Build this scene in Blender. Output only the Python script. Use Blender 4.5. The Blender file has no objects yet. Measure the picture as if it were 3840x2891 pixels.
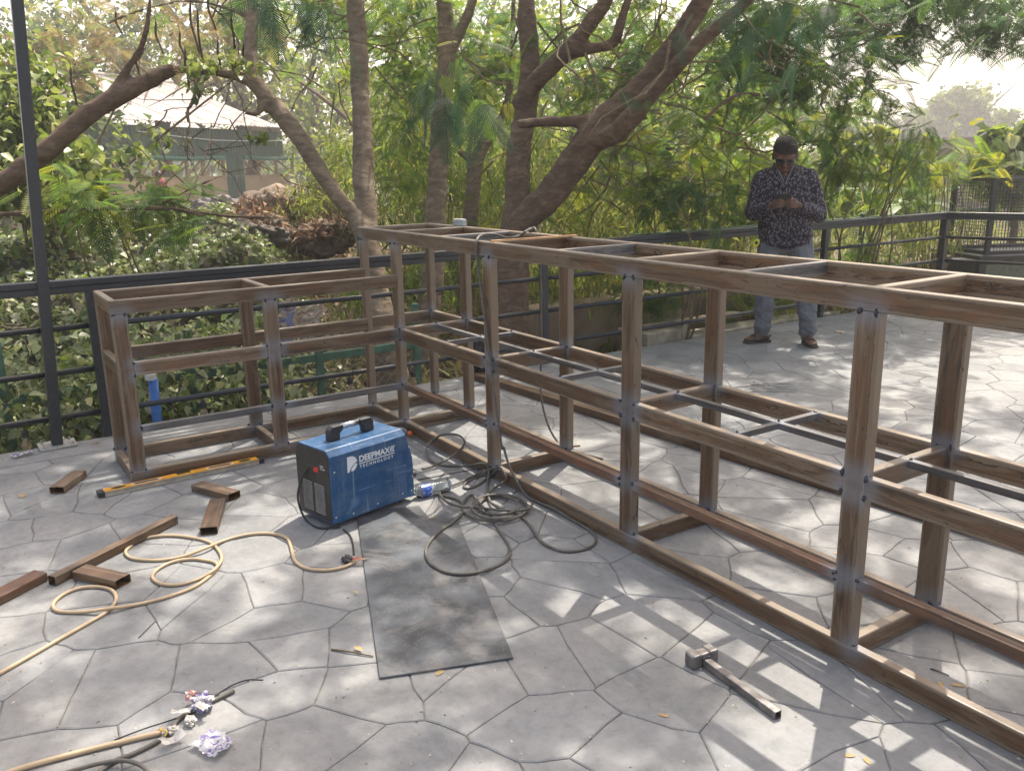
import bpy, bmesh, math, random
import numpy as np
from mathutils import Vector, Matrix, noise
random.seed(7); rng = np.random.default_rng(7)
sc = bpy.context.scene
COL = sc.collection
PI = math.pi
# ------------------------------------------------------------------ camera
CAM = Vector((4.60729, -2.227165, 1.563853))
FW = Vector((-0.81121045, 0.53077095, -0.24539724))
RT = Vector((0.55110071, 0.83425826, -0.01735392))
UP = Vector((-0.19551372, 0.14931627, 0.96926727))
FPX = 3265.474 * 2212 / 3840
cam = bpy.data.cameras.new('camera'); cam.sensor_width = 36; cam.sensor_fit = 'HORIZONTAL'
cam.lens = 3265.474 / 3840 * 36; cam.clip_start = 0.05; cam.clip_end = 2000
camo = bpy.data.objects.new('camera', cam); COL.objects.link(camo)
m = Matrix((RT, UP, -FW)).transposed().to_4x4(); m.translation = CAM; camo.matrix_world = m
sc.camera = camo
# ------------------------------------------------------------------ light
EL = math.radians(58.5); SAZ = Vector((-0.536, 0.844)).normalized()
SUN = Vector((SAZ.x * math.cos(EL), SAZ.y * math.cos(EL), math.sin(EL)))
w = bpy.data.worlds.new('World'); sc.world = w; w.use_nodes = True
nt = w.node_tree; bg = nt.nodes['Background']; sky = nt.nodes.new('ShaderNodeTexSky')
sky.sky_type = 'NISHITA'; sky.sun_disc = False; sky.sun_elevation = EL
sky.sun_rotation = math.atan2(SAZ.x, SAZ.y); sky.dust_density = 4.0; sky.air_density = 1.0; sky.ozone_density = 1.0
wmx = nt.nodes.new('ShaderNodeMix'); wmx.data_type = 'RGBA'; wmx.blend_type = 'MULTIPLY'; wmx.inputs[0].default_value = 1.0; wmx.inputs[7].default_value = (1.0, .90, .78, 1)   # dusty harmattan air
nt.links.new(sky.outputs[0], wmx.inputs[6]); nt.links.new(wmx.outputs[2], bg.inputs[0]); bg.inputs[1].default_value = 0.15
sl = bpy.data.lights.new('sun', 'SUN'); sl.energy = 2.9; sl.angle = math.radians(0.53); sl.color = (1, 0.93, 0.82)
so = bpy.data.objects.new('sun', sl); COL.objects.link(so); so.rotation_euler = SUN.to_track_quat('Z', 'Y').to_euler()
so.location = (0, 0, 30)
vs = sc.view_settings
sc.display_settings.display_device = 'sRGB'; vs.view_transform = 'Standard'; vs.look = 'None'
vs.exposure = 1.56; vs.gamma = 1.0; vs.use_curve_mapping = False
sc.render.engine = 'CYCLES'
cy = sc.cycles; cy.use_denoising = True; cy.denoising_prefilter = 'NONE'; cy.use_adaptive_sampling = False; cy.max_bounces = 8; cy.diffuse_bounces = 4; cy.glossy_bounces = 3
cy.transmission_bounces = 6; cy.transparent_max_bounces = 8; cy.caustics_reflective = False; cy.caustics_refractive = False
cy.sample_clamp_indirect = 6

# ------------------------------------------------------------------ places
def ray(u, v):                       # line of sight through a point of the 2212 px wide photograph
    return FW + RT * ((u - 1106) / FPX) - UP * ((v - 832.7) / FPX)
def G(u, v, z=0.0):                  # where it meets the level z
    d = ray(u, v); return CAM + d * ((z - CAM.z) / d.z)
def GX(u, v, X):                     # where it meets the upright plane x = X
    d = ray(u, v); return CAM + d * ((X - CAM.x) / d.x)
def GY(u, v, Y):
    d = ray(u, v); return CAM + d * ((Y - CAM.y) / d.y)
def AT(u, v, t): return CAM + ray(u, v) * t
# ------------------------------------------------------------------ objects
def put(name, me, mat=None, parent=None, kind=None):
    o = bpy.data.objects.new(name, me); COL.objects.link(o)
    if mat:
        if isinstance(mat, (list, tuple)):
            for x in mat: me.materials.append(x)
        else:
            me.materials.append(mat)
    if parent: o.parent = parent
    if kind: o['kind'] = kind
    return o
def tag(o, label, cat, group=None, kind=None):
    o['label'] = label; o['category'] = cat
    if group: o['group'] = group
    if kind: o['kind'] = kind
    return o
def thing(name, label, cat, loc=(0, 0, 0), rz=0, group=None):
    o = bpy.data.objects.new(name, None); COL.objects.link(o); o.location = loc; o.rotation_euler = (0, 0, rz)
    o.empty_display_size = 0.1
    return tag(o, label, cat, group)
class MB:
    def __init__(s): s.v = []; s.f = []; s.sm = False
    def add(s, vs_, fs): n = len(s.v); s.v += [tuple(p) for p in vs_]; s.f += [tuple(i + n for i in f) for f in fs]; return s
    def box(s, lo, hi, M=None):
        x0, y0, z0 = lo; x1, y1, z1 = hi
        p = [(x0, y0, z0), (x1, y0, z0), (x1, y1, z0), (x0, y1, z0), (x0, y0, z1), (x1, y0, z1), (x1, y1, z1), (x0, y1, z1)]
        if M: p = [M @ Vector(q) for q in p]
        return s.add(p, [(0, 3, 2, 1), (4, 5, 6, 7), (0, 1, 5, 4), (1, 2, 6, 5), (2, 3, 7, 6), (3, 0, 4, 7)])
    def rings(s, rings, cap=True, closed=False):
        n = len(rings[0]); b = len(s.v)
        for r in rings: s.v += [tuple(p) for p in r]
        k = len(rings)
        for i in range(k - 1 if not closed else k):
            a, c = b + i * n, b + ((i + 1) % k) * n
            for j in range(n):
                j2 = (j + 1) % n; s.f.append((a + j, a + j2, c + j2, c + j))
        if cap and not closed:
            s.f.append(tuple(b + j for j in reversed(range(n)))); s.f.append(tuple(b + (k - 1) * n + j for j in range(n)))
        return s
    def tube(s, pts, r, n=8, cap=True, jit=0.0):
        pts = [Vector(p) for p in pts]; k = len(pts)
        rr = r if isinstance(r, (list, tuple)) else [r] * k
        t = (pts[1] - pts[0]).normalized(); a = t.orthogonal().normalized(); rings = []
        for i in range(k):
            d = (pts[min(i + 1, k - 1)] - pts[max(i - 1, 0)])
            d = d.normalized() if d.length > 1e-9 else t
            a = (a - d * a.dot(d)); a = a.normalized() if a.length > 1e-6 else d.orthogonal().normalized()
            b = d.cross(a); t = d
            ring = []
            for j in range(n):
                q = 2 * PI * j / n; R = rr[i] * (1 + (jit * noise.noise(pts[i] * 3 + Vector((j * .7, i * .9, 0))) if jit else 0))
                ring.append(pts[i] + a * (R * math.cos(q)) + b * (R * math.sin(q)))
            rings.append(ring)
        return s.rings(rings, cap)
    def lathe(s, prof, M=None, n=20, cap=True):
        rings = []
        for r, z in prof:
            ring = [Vector((r * math.cos(2 * PI * j / n), r * math.sin(2 * PI * j / n), z)) for j in range(n)]
            rings.append([M @ p for p in ring] if M else ring)
        return s.rings(rings, cap)
    def prism(s, poly, z0, z1, M=None):
        n = len(poly); a = [Vector((x, y, z0)) for x, y in poly]; b = [Vector((x, y, z1)) for x, y in poly]
        if M: a = [M @ p for p in a]; b = [M @ p for p in b]
        return s.rings([a, b])
    def mesh(s, name, smooth=False):
        me = bpy.data.meshes.new(name); me.from_pydata(s.v, [], s.f); me.update()
        if smooth: me.shade_smooth()
        return me
    def build(s, name, mat=None, parent=None, smooth=False, kind=None, bevel=0):
        o = put(name, s.mesh(name, smooth), mat, parent, kind)
        if bevel:
            b = o.modifiers.new('bevel', 'BEVEL'); b.width = bevel; b.segments = 2; b.limit_method = 'ANGLE'; b.angle_limit = math.radians(40)
        return o
def spline(pts, n=6):
    P = [Vector(p) for p in pts]; P = [P[0] * 2 - P[1]] + P + [P[-1] * 2 - P[-2]]; out = []
    for i in range(1, len(P) - 2):
        for k in range(n):
            t = k / n; a, b, c, d = P[i - 1:i + 3]
            out.append(0.5 * ((2 * b) + (c - a) * t + (2 * a - 5 * b + 4 * c - d) * t * t + (3 * b - a - 3 * c + d) * t ** 3))
    out.append(P[-2]); return out
def lerp_list(r, n, total):
    out = []
    for i in range(len(r) - 1):
        for k in range(n): out.append(r[i] + (r[i + 1] - r[i]) * k / n)
    out.append(r[-1]); return out
def fuse(mb, name, voxel, mat=None, parent=None, smooth=3, kind=None, disp=None):
    me = mb.mesh(name + '_raw'); o = bpy.data.objects.new('raw', me); COL.objects.link(o)
    r = o.modifiers.new('r', 'REMESH'); r.mode = 'VOXEL'; r.voxel_size = voxel
    if smooth: q = o.modifiers.new('s', 'SMOOTH'); q.iterations = smooth; q.factor = 0.5
    dg = bpy.context.evaluated_depsgraph_get(); dg.update()
    me2 = bpy.data.meshes.new_from_object(o.evaluated_get(dg)); bpy.data.objects.remove(o); bpy.data.meshes.remove(me)
    me2.name = name
    if disp:
        n = len(me2.vertices); co = np.empty(n * 3, np.float32); me2.vertices.foreach_get('co', co); co = co.reshape(-1, 3)
        nn = np.empty(n * 3, np.float32); me2.vertices.foreach_get('normal', nn); nn = nn.reshape(-1, 3)
        dd = np.array([disp(Vector(p)) for p in co], np.float32); co += nn * dd[:, None]
        me2.vertices.foreach_set('co', co.ravel()); me2.update()
    me2.shade_smooth()
    return put(name, me2, mat, parent, kind)
def fast_mesh(name, V, F, tint=None):          # V (n,3), F (m,4) quads
    me = bpy.data.meshes.new(name); me.vertices.add(len(V)); me.vertices.foreach_set('co', np.asarray(V, np.float32).ravel())
    k = F.shape[1]; me.loops.add(F.size); me.loops.foreach_set('vertex_index', F.astype(np.int32).ravel())
    me.polygons.add(len(F)); me.polygons.foreach_set('loop_start', np.arange(0, F.size, k, dtype=np.int32))
    me.update(calc_edges=True)
    if tint is not None:
        a = me.attributes.new('tint', 'FLOAT', 'POINT'); a.data.foreach_set('value', np.asarray(tint, np.float32))
    return me
# ------------------------------------------------------------------ materials
def newmat(name):
    mt = bpy.data.materials.new(name); mt.use_nodes = True; return mt, mt.node_tree.nodes, mt.node_tree.links, mt.node_tree.nodes['Principled BSDF']
def plain(name, col, rough=.5, metal=0, spec=.5, trans=0, alpha=1, nvar=.12, nscale=30, bump=0, coat=0):
    mt, N, L, B = newmat(name)
    B.inputs['Roughness'].default_value = rough; B.inputs['Metallic'].default_value = metal; B.inputs['Specular IOR Level'].default_value = spec
    B.inputs['Transmission Weight'].default_value = trans; B.inputs['Alpha'].default_value = alpha; B.inputs['Coat Weight'].default_value = coat
    tc = N.new('ShaderNodeTexCoord'); nz = N.new('ShaderNodeTexNoise'); nz.inputs['Scale'].default_value = nscale; nz.inputs['Detail'].default_value = 5
    L.new(tc.outputs['Object'], nz.inputs['Vector'])
    rp = N.new('ShaderNodeValToRGB'); c = Vector(col)
    rp.color_ramp.elements[0].position = .3; rp.color_ramp.elements[1].position = .7
    rp.color_ramp.elements[0].color = (*(c * (1 - nvar)), 1); rp.color_ramp.elements[1].color = (*(c * (1 + nvar)), 1)
    L.new(nz.outputs[0], rp.inputs[0]); L.new(rp.outputs[0], B.inputs['Base Color'])
    if bump:
        bp = N.new('ShaderNodeBump'); bp.inputs['Strength'].default_value = bump; bp.inputs['Distance'].default_value = .01
        L.new(nz.outputs[0], bp.inputs['Height']); L.new(bp.outputs[0], B.inputs['Normal'])
    return mt
def ramp(N, stops):
    r = N.new('ShaderNodeValToRGB'); e = r.color_ramp.elements
    while len(e) < len(stops): e.new(0.5)
    for i, (p, c) in enumerate(stops): e[i].position = p; e[i].color = (*c, 1) if len(c) == 3 else c
    return r
def mixc(N, L, f, a, b, mode='MIX'):
    x = N.new('ShaderNodeMix'); x.data_type = 'RGBA'; x.blend_type = mode
    for s, v in ((0, f), (6, a), (7, b)):
        if hasattr(v, 'is_linked'): L.new(v, x.inputs[s])
        else: x.inputs[s].default_value = v if s == 0 else (*v, 1)
    return x.outputs[2]
def noisen(N, L, vec, scale, detail=4, rough=.55, dist=0):
    n = N.new('ShaderNodeTexNoise'); n.inputs['Scale'].default_value = scale; n.inputs['Detail'].default_value = detail
    n.inputs['Roughness'].default_value = rough; n.inputs['Distortion'].default_value = dist
    if vec is not None: L.new(vec, n.inputs['Vector'])
    return n.outputs[0]
def mapping(N, L, vec, sc_=(1, 1, 1), off=None):
    mp = N.new('ShaderNodeMapping'); mp.inputs['Scale'].default_value = sc_; L.new(vec, mp.inputs['Vector'])
    if off is not None: L.new(off, mp.inputs['Location'])
    return mp.outputs[0]
def steel_mat(name, dark, mid, pale, rust, rust_amt, rough=.5, metal=.0):
    mt, N, L, B = newmat(name)
    tc = N.new('ShaderNodeTexCoord'); oi = N.new('ShaderNodeObjectInfo')
    ml = N.new('ShaderNodeMath'); ml.operation = 'MULTIPLY'; ml.inputs[1].default_value = 37.0; L.new(oi.outputs['Random'], ml.inputs[0])
    v = tc.outputs['Object']
    va = mapping(N, L, v, (1.5, 58, 58), ml.outputs[0]); a = noisen(N, L, va, 1.0, 7, .68, .35)
    vb = mapping(N, L, v, (2.2, 14, 14), ml.outputs[0]); b = noisen(N, L, vb, 1.0, 5, .6, 1.2)
    vc = mapping(N, L, v, (24, 75, 75), ml.outputs[0]); c = noisen(N, L, vc, 1.0, 3, .6, .3)
    base = ramp(N, [(.36, dark), (.46, mid), (.57, tuple(x * 1.2 for x in mid)), (.68, pale)]); L.new(a, base.inputs[0])
    pl = ramp(N, [(.50, (0, 0, 0)), (.57, (1, 1, 1))]); L.new(b, pl.inputs[0])
    mulp = N.new('ShaderNodeMath'); mulp.operation = 'MULTIPLY'; mulp.inputs[1].default_value = .45; L.new(pl.outputs[0], mulp.inputs[0])
    c1 = mixc(N, L, mulp.outputs[0], base.outputs[0], pale)
    rr = ramp(N, [(.52, (0, 0, 0)), (.7, (1, 1, 1))]); vr = mapping(N, L, v, (3.1, 9, 9), ml.outputs[0]); r_ = noisen(N, L, vr, 1.3, 6, .65, .8); L.new(r_, rr.inputs[0])
    mr = N.new('ShaderNodeMath'); mr.operation = 'MULTIPLY'; mr.inputs[1].default_value = rust_amt; L.new(rr.outputs[0], mr.inputs[0])
    c2 = mixc(N, L, mr.outputs[0], c1, rust)
    dk = ramp(N, [(.30, (1, 1, 1)), (.37, (0, 0, 0))]); L.new(c, dk.inputs[0])
    md = N.new('ShaderNodeMath'); md.operation = 'MULTIPLY'; md.inputs[1].default_value = .75; L.new(dk.outputs[0], md.inputs[0])
    c3 = mixc(N, L, md.outputs[0], c2, tuple(x * .35 for x in dark))
    fk = N.new('ShaderNodeAttribute'); fk.attribute_name = 'flake'
    vf = mapping(N, L, v, (9, 30, 30), ml.outputs[0]); fn = noisen(N, L, vf, 1.0, 5, .65, .6); fm = N.new('ShaderNodeMath'); fm.operation = 'MULTIPLY_ADD'; fm.inputs[1].default_value = 1.5; L.new(fn, fm.inputs[0]); L.new(fk.outputs['Fac'], fm.inputs[2])
    gt = N.new('ShaderNodeMath'); gt.operation = 'MULTIPLY_ADD'; gt.inputs[1].default_value = .5; gt.inputs[2].default_value = -.30; L.new(oi.outputs['Random'], gt.inputs[0]); fs = N.new('ShaderNodeMath'); fs.operation = 'ADD'; L.new(fm.outputs[0], fs.inputs[0]); L.new(gt.outputs[0], fs.inputs[1])
    fr1 = ramp(N, [(.0, (0, 0, 0)), (1, (1, 1, 1))]); fd = N.new('ShaderNodeMapRange'); fd.inputs[1].default_value = 1.17; fd.inputs[2].default_value = 1.23; L.new(fs.outputs[0], fd.inputs[0]); c3d = mixc(N, L, fd.outputs[0], c3, tuple(x * .45 for x in dark))
    fp = N.new('ShaderNodeMapRange'); fp.inputs[1].default_value = 1.24; fp.inputs[2].default_value = 1.30; fp.inputs[4].default_value = .75; L.new(fs.outputs[0], fp.inputs[0]); c3f = mixc(N, L, fp.outputs[0], c3d, tuple(x * 1.12 for x in pale))
    at = N.new('ShaderNodeAttribute'); at.attribute_name = 'weld_tint'
    c4 = mixc(N, L, at.outputs['Fac'], c3f, (.215, .235, .275))
    hv = N.new('ShaderNodeHueSaturation'); L.new(c4, hv.inputs['Color'])
    mv = N.new('ShaderNodeMapRange'); mv.inputs[3].default_value = .8; mv.inputs[4].default_value = 1.2; L.new(oi.outputs['Random'], mv.inputs[0]); L.new(mv.outputs[0], hv.inputs['Value'])
    L.new(hv.outputs[0], B.inputs['Base Color'])
    B.inputs['Metallic'].default_value = metal; B.inputs['Specular IOR Level'].default_value = .6
    rg = N.new('ShaderNodeMapRange'); rg.inputs[3].default_value = rough - .12; rg.inputs[4].default_value = rough + .18; L.new(b, rg.inputs[0]); L.new(rg.outputs[0], B.inputs['Roughness'])
    bp = N.new('ShaderNodeBump'); bp.inputs['Strength'].default_value = .12; bp.inputs['Distance'].default_value = .003; L.new(a, bp.inputs['Height']); L.new(bp.outputs[0], B.inputs['Normal'])
    return mt
STEEL = steel_mat('raw_steel', (.030, .018, .011), (.100, .055, .027), (.21, .155, .105), (.19, .072, .022), .55, .38)
STEEL_RUST = steel_mat('rusty_steel', (.04, .021, .013), (.10, .047, .024), (.16, .10, .06), (.20, .07, .02), .8, .6)
STEEL_DARK = steel_mat('dark_steel', (.036, .034, .036), (.072, .067, .066), (.17, .155, .145), (.12, .07, .045), .2, .45)
def leaf_mat(name, stops, trans=.45, rough=.55, spec=.22):
    mt, N, L, B = newmat(name); at = N.new('ShaderNodeAttribute'); at.attribute_name = 'tint'
    r = ramp(N, stops); L.new(at.outputs['Fac'], r.inputs[0])
    B.inputs['Roughness'].default_value = rough; B.inputs['Specular IOR Level'].default_value = spec; L.new(r.outputs[0], B.inputs['Base Color'])
    tr = N.new('ShaderNodeBsdfTranslucent'); hv = N.new('ShaderNodeHueSaturation'); hv.inputs['Saturation'].default_value = 1.15; hv.inputs['Value'].default_value = 1.25; hv.inputs['Hue'].default_value = .485
    L.new(r.outputs[0], hv.inputs['Color']); L.new(hv.outputs[0], tr.inputs['Color'])
    mx = N.new('ShaderNodeMixShader'); mx.inputs[0].default_value = trans; L.new(B.outputs[0], mx.inputs[1]); L.new(tr.outputs[0], mx.inputs[2])
    L.new(mx.outputs[0], N['Material Output'].inputs['Surface']); return mt
FERN = leaf_mat('feather_leaf', [(0, (.062, .112, .058)), (.45, (.092, .168, .05)), (.75, (.145, .235, .048)), (1, (.27, .285, .06))], .58)
FERN_DEEP = leaf_mat('deep_feather_leaf', [(0, (.045, .085, .055)), (.6, (.075, .135, .07)), (.88, (.12, .22, .06)), (1, (.18, .30, .07))], .4)
DRYLEAF = leaf_mat('dry_feather_leaf', [(0, (.15, .12, .07)), (.5, (.24, .20, .11)), (.8, (.28, .26, .12)), (1, (.17, .20, .08))], .5)
IVY = leaf_mat('broad_leaf', [(0, (.06, .085, .035)), (.3, (.12, .17, .06)), (.55, (.25, .29, .13)), (.8, (.46, .46, .30)), (1, (.22, .36, .06))], .35, .36, .5)
BUSH = leaf_mat('bush_leaf', [(0, (.055, .09, .03)), (.4, (.13, .19, .05)), (.75, (.26, .32, .10)), (1, (.40, .43, .20))], .45, .4, .5)
BAMBOO = leaf_mat('narrow_leaf', [(0, (.075, .13, .04)), (.5, (.15, .22, .055)), (.85, (.25, .28, .075)), (1, (.34, .32, .13))], .6)
FARLEAF = leaf_mat('far_leaf', [(0, (.05, .075, .04)), (.5, (.105, .155, .048)), (1, (.21, .24, .06))], .6)
BANANA = leaf_mat('banana_leaf', [(0, (.07, .13, .05)), (1, (.17, .27, .07))], .4, .4)
LITTER = leaf_mat('leaf_litter', [(0, (.11, .06, .035)), (.6, (.22, .135, .08)), (1, (.34, .25, .16))], .15, .7)
DRYGRASS = leaf_mat('dry_grass', [(0, (.14, .12, .06)), (.6, (.27, .23, .11)), (1, (.16, .2, .06))], .3, .6)
def bark_mat(name, c0, c1, c2):
    mt, N, L, B = newmat(name); g = N.new('ShaderNodeNewGeometry'); v = g.outputs['Position']
    a = noisen(N, L, mapping(N, L, v, (9, 9, 22)), 1, 6, .65, .5); b = noisen(N, L, v, 2.2, 4)
    r = ramp(N, [(.3, c0), (.55, c1), (.75, c2)]); L.new(a, r.inputs[0]); r2 = ramp(N, [(.35, (.75, .72, .7)), (.65, (1.15, 1.1, 1.05))]); L.new(b, r2.inputs[0])
    L.new(mixc(N, L, 1.0, r.outputs[0], r2.outputs[0], 'MULTIPLY'), B.inputs['Base Color']); B.inputs['Roughness'].default_value = .85; B.inputs['Specular IOR Level'].default_value = .25
    bp = N.new('ShaderNodeBump'); bp.inputs['Strength'].default_value = .6; bp.inputs['Distance'].default_value = .02; L.new(a, bp.inputs['Height']); L.new(bp.outputs[0], B.inputs['Normal']); return mt
BARK = bark_mat('bark', (.11, .085, .06), (.21, .165, .12), (.32, .26, .20))
BARK_DARK = bark_mat('dark_bark', (.07, .047, .034), (.14, .098, .07), (.22, .165, .12))
TWIG = bark_mat('twig_bark', (.10, .075, .05), (.2, .155, .10), (.34, .28, .19))
def stone_mat(name, lo, hi, warm):
    mt, N, L, B = newmat(name); g = N.new('ShaderNodeNewGeometry'); v = g.outputs['Position']; oi = N.new('ShaderNodeObjectInfo')
    a = noisen(N, L, v, 2.6, 7, .6, .6); b = noisen(N, L, v, 26, 6, .7); c = noisen(N, L, v, 1.1, 3); d = noisen(N, L, v, 160, 3, .7)
    r = ramp(N, [(.32, lo), (.5, tuple((x + y) / 2 for x, y in zip(lo, hi))), (.7, hi)]); L.new(a, r.inputs[0])
    f = ramp(N, [(.46, (0, 0, 0)), (.72, (.7, .7, .7))]); L.new(c, f.inputs[0]); c1 = mixc(N, L, f.outputs[0], r.outputs[0], warm)
    s = ramp(N, [(.3, (.82, .82, .82)), (.5, (1, 1, 1)), (.75, (1.14, 1.14, 1.14))]); L.new(b, s.inputs[0]); c2 = mixc(N, L, 1.0, c1, s.outputs[0], 'MULTIPLY')
    sp = ramp(N, [(.27, (.55, .53, .5)), (.36, (1, 1, 1))]); L.new(d, sp.inputs[0]); c2 = mixc(N, L, 1.0, c2, sp.outputs[0], 'MULTIPLY')
    hv = N.new('ShaderNodeHueSaturation'); mv = N.new('ShaderNodeMapRange'); mv.inputs[3].default_value = .93; mv.inputs[4].default_value = 1.07; L.new(oi.outputs['Random'], mv.inputs[0]); L.new(mv.outputs[0], hv.inputs['Value']); L.new(c2, hv.inputs['Color'])
    L.new(hv.outputs[0], B.inputs['Base Color']); B.inputs['Roughness'].default_value = .72; B.inputs['Specular IOR Level'].default_value = .35
    ad = N.new('ShaderNodeMath'); ad.operation = 'ADD'; L.new(a, ad.inputs[0]); mb_ = N.new('ShaderNodeMath'); mb_.operation = 'MULTIPLY'; mb_.inputs[1].default_value = .25; L.new(b, mb_.inputs[0]); L.new(mb_.outputs[0], ad.inputs[1])
    bp = N.new('ShaderNodeBump'); bp.inputs['Strength'].default_value = .6; bp.inputs['Distance'].default_value = .02; L.new(ad.outputs[0], bp.inputs['Height']); L.new(bp.outputs[0], B.inputs['Normal']); return mt
STONE = stone_mat('stamped_concrete', (.160, .166, .170), (.275, .276, .275), (.262, .252, .237))
GROUT = plain('grout', (.17, .15, .125), .9, nvar=.5, nscale=18)
SOIL = plain('soil', (.115, .088, .052), .95, nvar=.45, nscale=3, bump=.6)
BLACKM = plain('black_paint', (.022, .026, .032), .38, nscale=60, nvar=.25, bump=.03)
GREENP = plain('green_paint', (.07, .15, .105), .65, nvar=.3, nscale=14)
WELD = plain('weld_metal', (.045, .047, .06), .4, .5, nvar=.5, nscale=120)
BLUEP = plain('blue_paint', (.012, .075, .19), .36, nvar=.10, nscale=25, coat=.1)
def scuffed(mt, amt=.75):
    N, L = mt.node_tree.nodes, mt.node_tree.links; B = N['Principled BSDF']; src = B.inputs['Base Color'].links[0].from_socket
    tc = N.new('ShaderNodeTexCoord'); out = src
    for rot, s in (((0.3, .5, .9), (90, 4, 4)), ((1.1, .2, -.6), (4, 80, 5)), ((.5, -.8, .3), (5, 6, 70))):
        mp = N.new('ShaderNodeMapping'); mp.inputs['Scale'].default_value = s; mp.inputs['Rotation'].default_value = rot; L.new(tc.outputs['Object'], mp.inputs['Vector'])
        n = noisen(N, L, mp.outputs[0], 1.0, 2, .5, .2); r = ramp(N, [(.655, (0, 0, 0)), (.70, (amt, amt, amt))]); L.new(n, r.inputs[0]); out = mixc(N, L, r.outputs[0], out, (.16, .26, .38))
    n = noisen(N, L, tc.outputs['Object'], 9, 6, .7); r = ramp(N, [(.45, (0, 0, 0)), (.72, (.42, .42, .42))]); L.new(n, r.inputs[0]); out = mixc(N, L, r.outputs[0], out, (.2, .24, .28))
    L.new(out, B.inputs['Base Color'])
scuffed(BLUEP)
PANEL = plain('black_panel', (.025, .024, .022), .5, nvar=.3, nscale=20)
WHITEP = plain('white_print', (.72, .74, .75), .5, nvar=.06)
CHROME = plain('brushed_metal', (.62, .62, .62), .32, 1.0, nvar=.08)
BLACKR = plain('black_rubber', (.02, .02, .022), .55, nvar=.2)
CABLE = plain('grey_cable', (.105, .095, .08), .6, nvar=.25, nscale=25)
BEIGE = plain('beige_cable', (.46, .34, .21), .55, nvar=.12, nscale=14)
WOOD = plain('raw_wood', (.30, .20, .12), .7, nvar=.3, nscale=12)
YELLOW = plain('yellow_paint', (.72, .33, .02), .4, nvar=.12, nscale=20)
ALU = plain('aluminium', (.42, .37, .30), .4, .5, nvar=.2)
TANWALL = plain('tan_render', (.40, .29, .19), .85, nvar=.18, nscale=1.2)

# ================================================================== ground
EDGE = -1.0                                               # outer edge of the deck
CORN = GX(2043, 470, -1.03); CY = CORN.y                  # where the railing turns
_far = G(2212, 461, .965)
RDIR = (Vector((_far.x, _far.y)) - Vector((-1.03, CY))).normalized()
def smooth(a, b, x): t = min(1, max(0, (x - a) / (b - a))); return t * t * (3 - 2 * t)
def terrain(x, y):
    d = -1.1 - x
    z = -.42 + .25 * smooth(0, 3, d) + .5 * smooth(3, 8, d) + .45 * smooth(8, 14, d) - .25 * smooth(14, 22, d)
    k = 1 - smooth(3.0, 8.5, y - .25 * d)
    z = -.42 + (z + .42) * k + (1 - k) * .38 * smooth(1, 14, math.hypot(max(0, d), max(0, y - 6)))
    if d > .3: z += .10 * noise.noise(Vector((x * .8, y * .8, 0))) * min(1, d)
    if x > EDGE - .25 and y < CY + .6: z = min(z, -.42)
    if x > -1.4: z = min(z, -.36 + .03 * max(0, y - CY - .5))
    return z
def grid_axis(lo, hi, c, fine, far):
    a = [c]; s = fine
    while a[-1] < hi: a.append(a[-1] + s); s = min(far, s * 1.13)
    b = [c]; s = fine
    while b[-1] > lo: b.append(b[-1] - s); s = min(far, s * 1.13)
    return sorted(b[1:] + a)
xs = grid_axis(-420, 300, -3.5, .3, 40); ys = grid_axis(-300, 420, 2, .3, 40)
V = [(x, y, terrain(x, y)) for x in xs for y in ys]; ny = len(ys)
F = [(i * ny + j, (i + 1) * ny + j, (i + 1) * ny + j + 1, i * ny + j + 1) for i in range(len(xs) - 1) for j in range(ny - 1)]
mb = MB(); mb.v = V; mb.f = F; mb.build('ground', SOIL, smooth=True, kind='structure')

# ---- deck: stamped concrete, stone by stone
deck = MB()
DK = [(EDGE, -6), (9, -6), (9, CY + .1 + (10.0) * RDIR.y / RDIR.x), (EDGE, CY + .1)]
deck.prism(DK, -.36, -.005).build('patio_floor', GROUT, kind='structure')
PATIO = bpy.data.objects['patio_floor']
def deck_far(x): return CY + .06 + (x - EDGE) * RDIR.y / RDIR.x
BX = EDGE + .27                                           # inner side of the plain border strip
def clip(poly, nx, ny_, d):                               # keep nx*x+ny*y <= d
    out = []
    for i in range(len(poly)):
        a, b = poly[i], poly[(i + 1) % len(poly)]; da, db = nx * a[0] + ny_ * a[1] - d, nx * b[0] + ny_ * b[1] - d
        if da <= 0: out.append(a)
        if da * db < 0: t = da / (da - db); out.append((a[0] + (b[0] - a[0]) * t, a[1] + (b[1] - a[1]) * t))
    return out
seeds = []; S = .325; iy = 0; y = -3.6
while y < 9.5:
    x = -1.5 + (iy % 2) * S / 2
    while x < 6.2:
        seeds.append((x + random.uniform(-.155, .155), y + random.uniform(-.135, .135))); x += S * 1.02
    y += S * .86; iy += 1
def wob(p):
    q = Vector((p[0] * 9, p[1] * 9, 3.3)); n = noise.noise_vector(q) * .014; n2 = noise.noise_vector(q * 3.1) * .007
    return (p[0] + n.x + n2.x, p[1] + n.y + n2.y)
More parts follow.
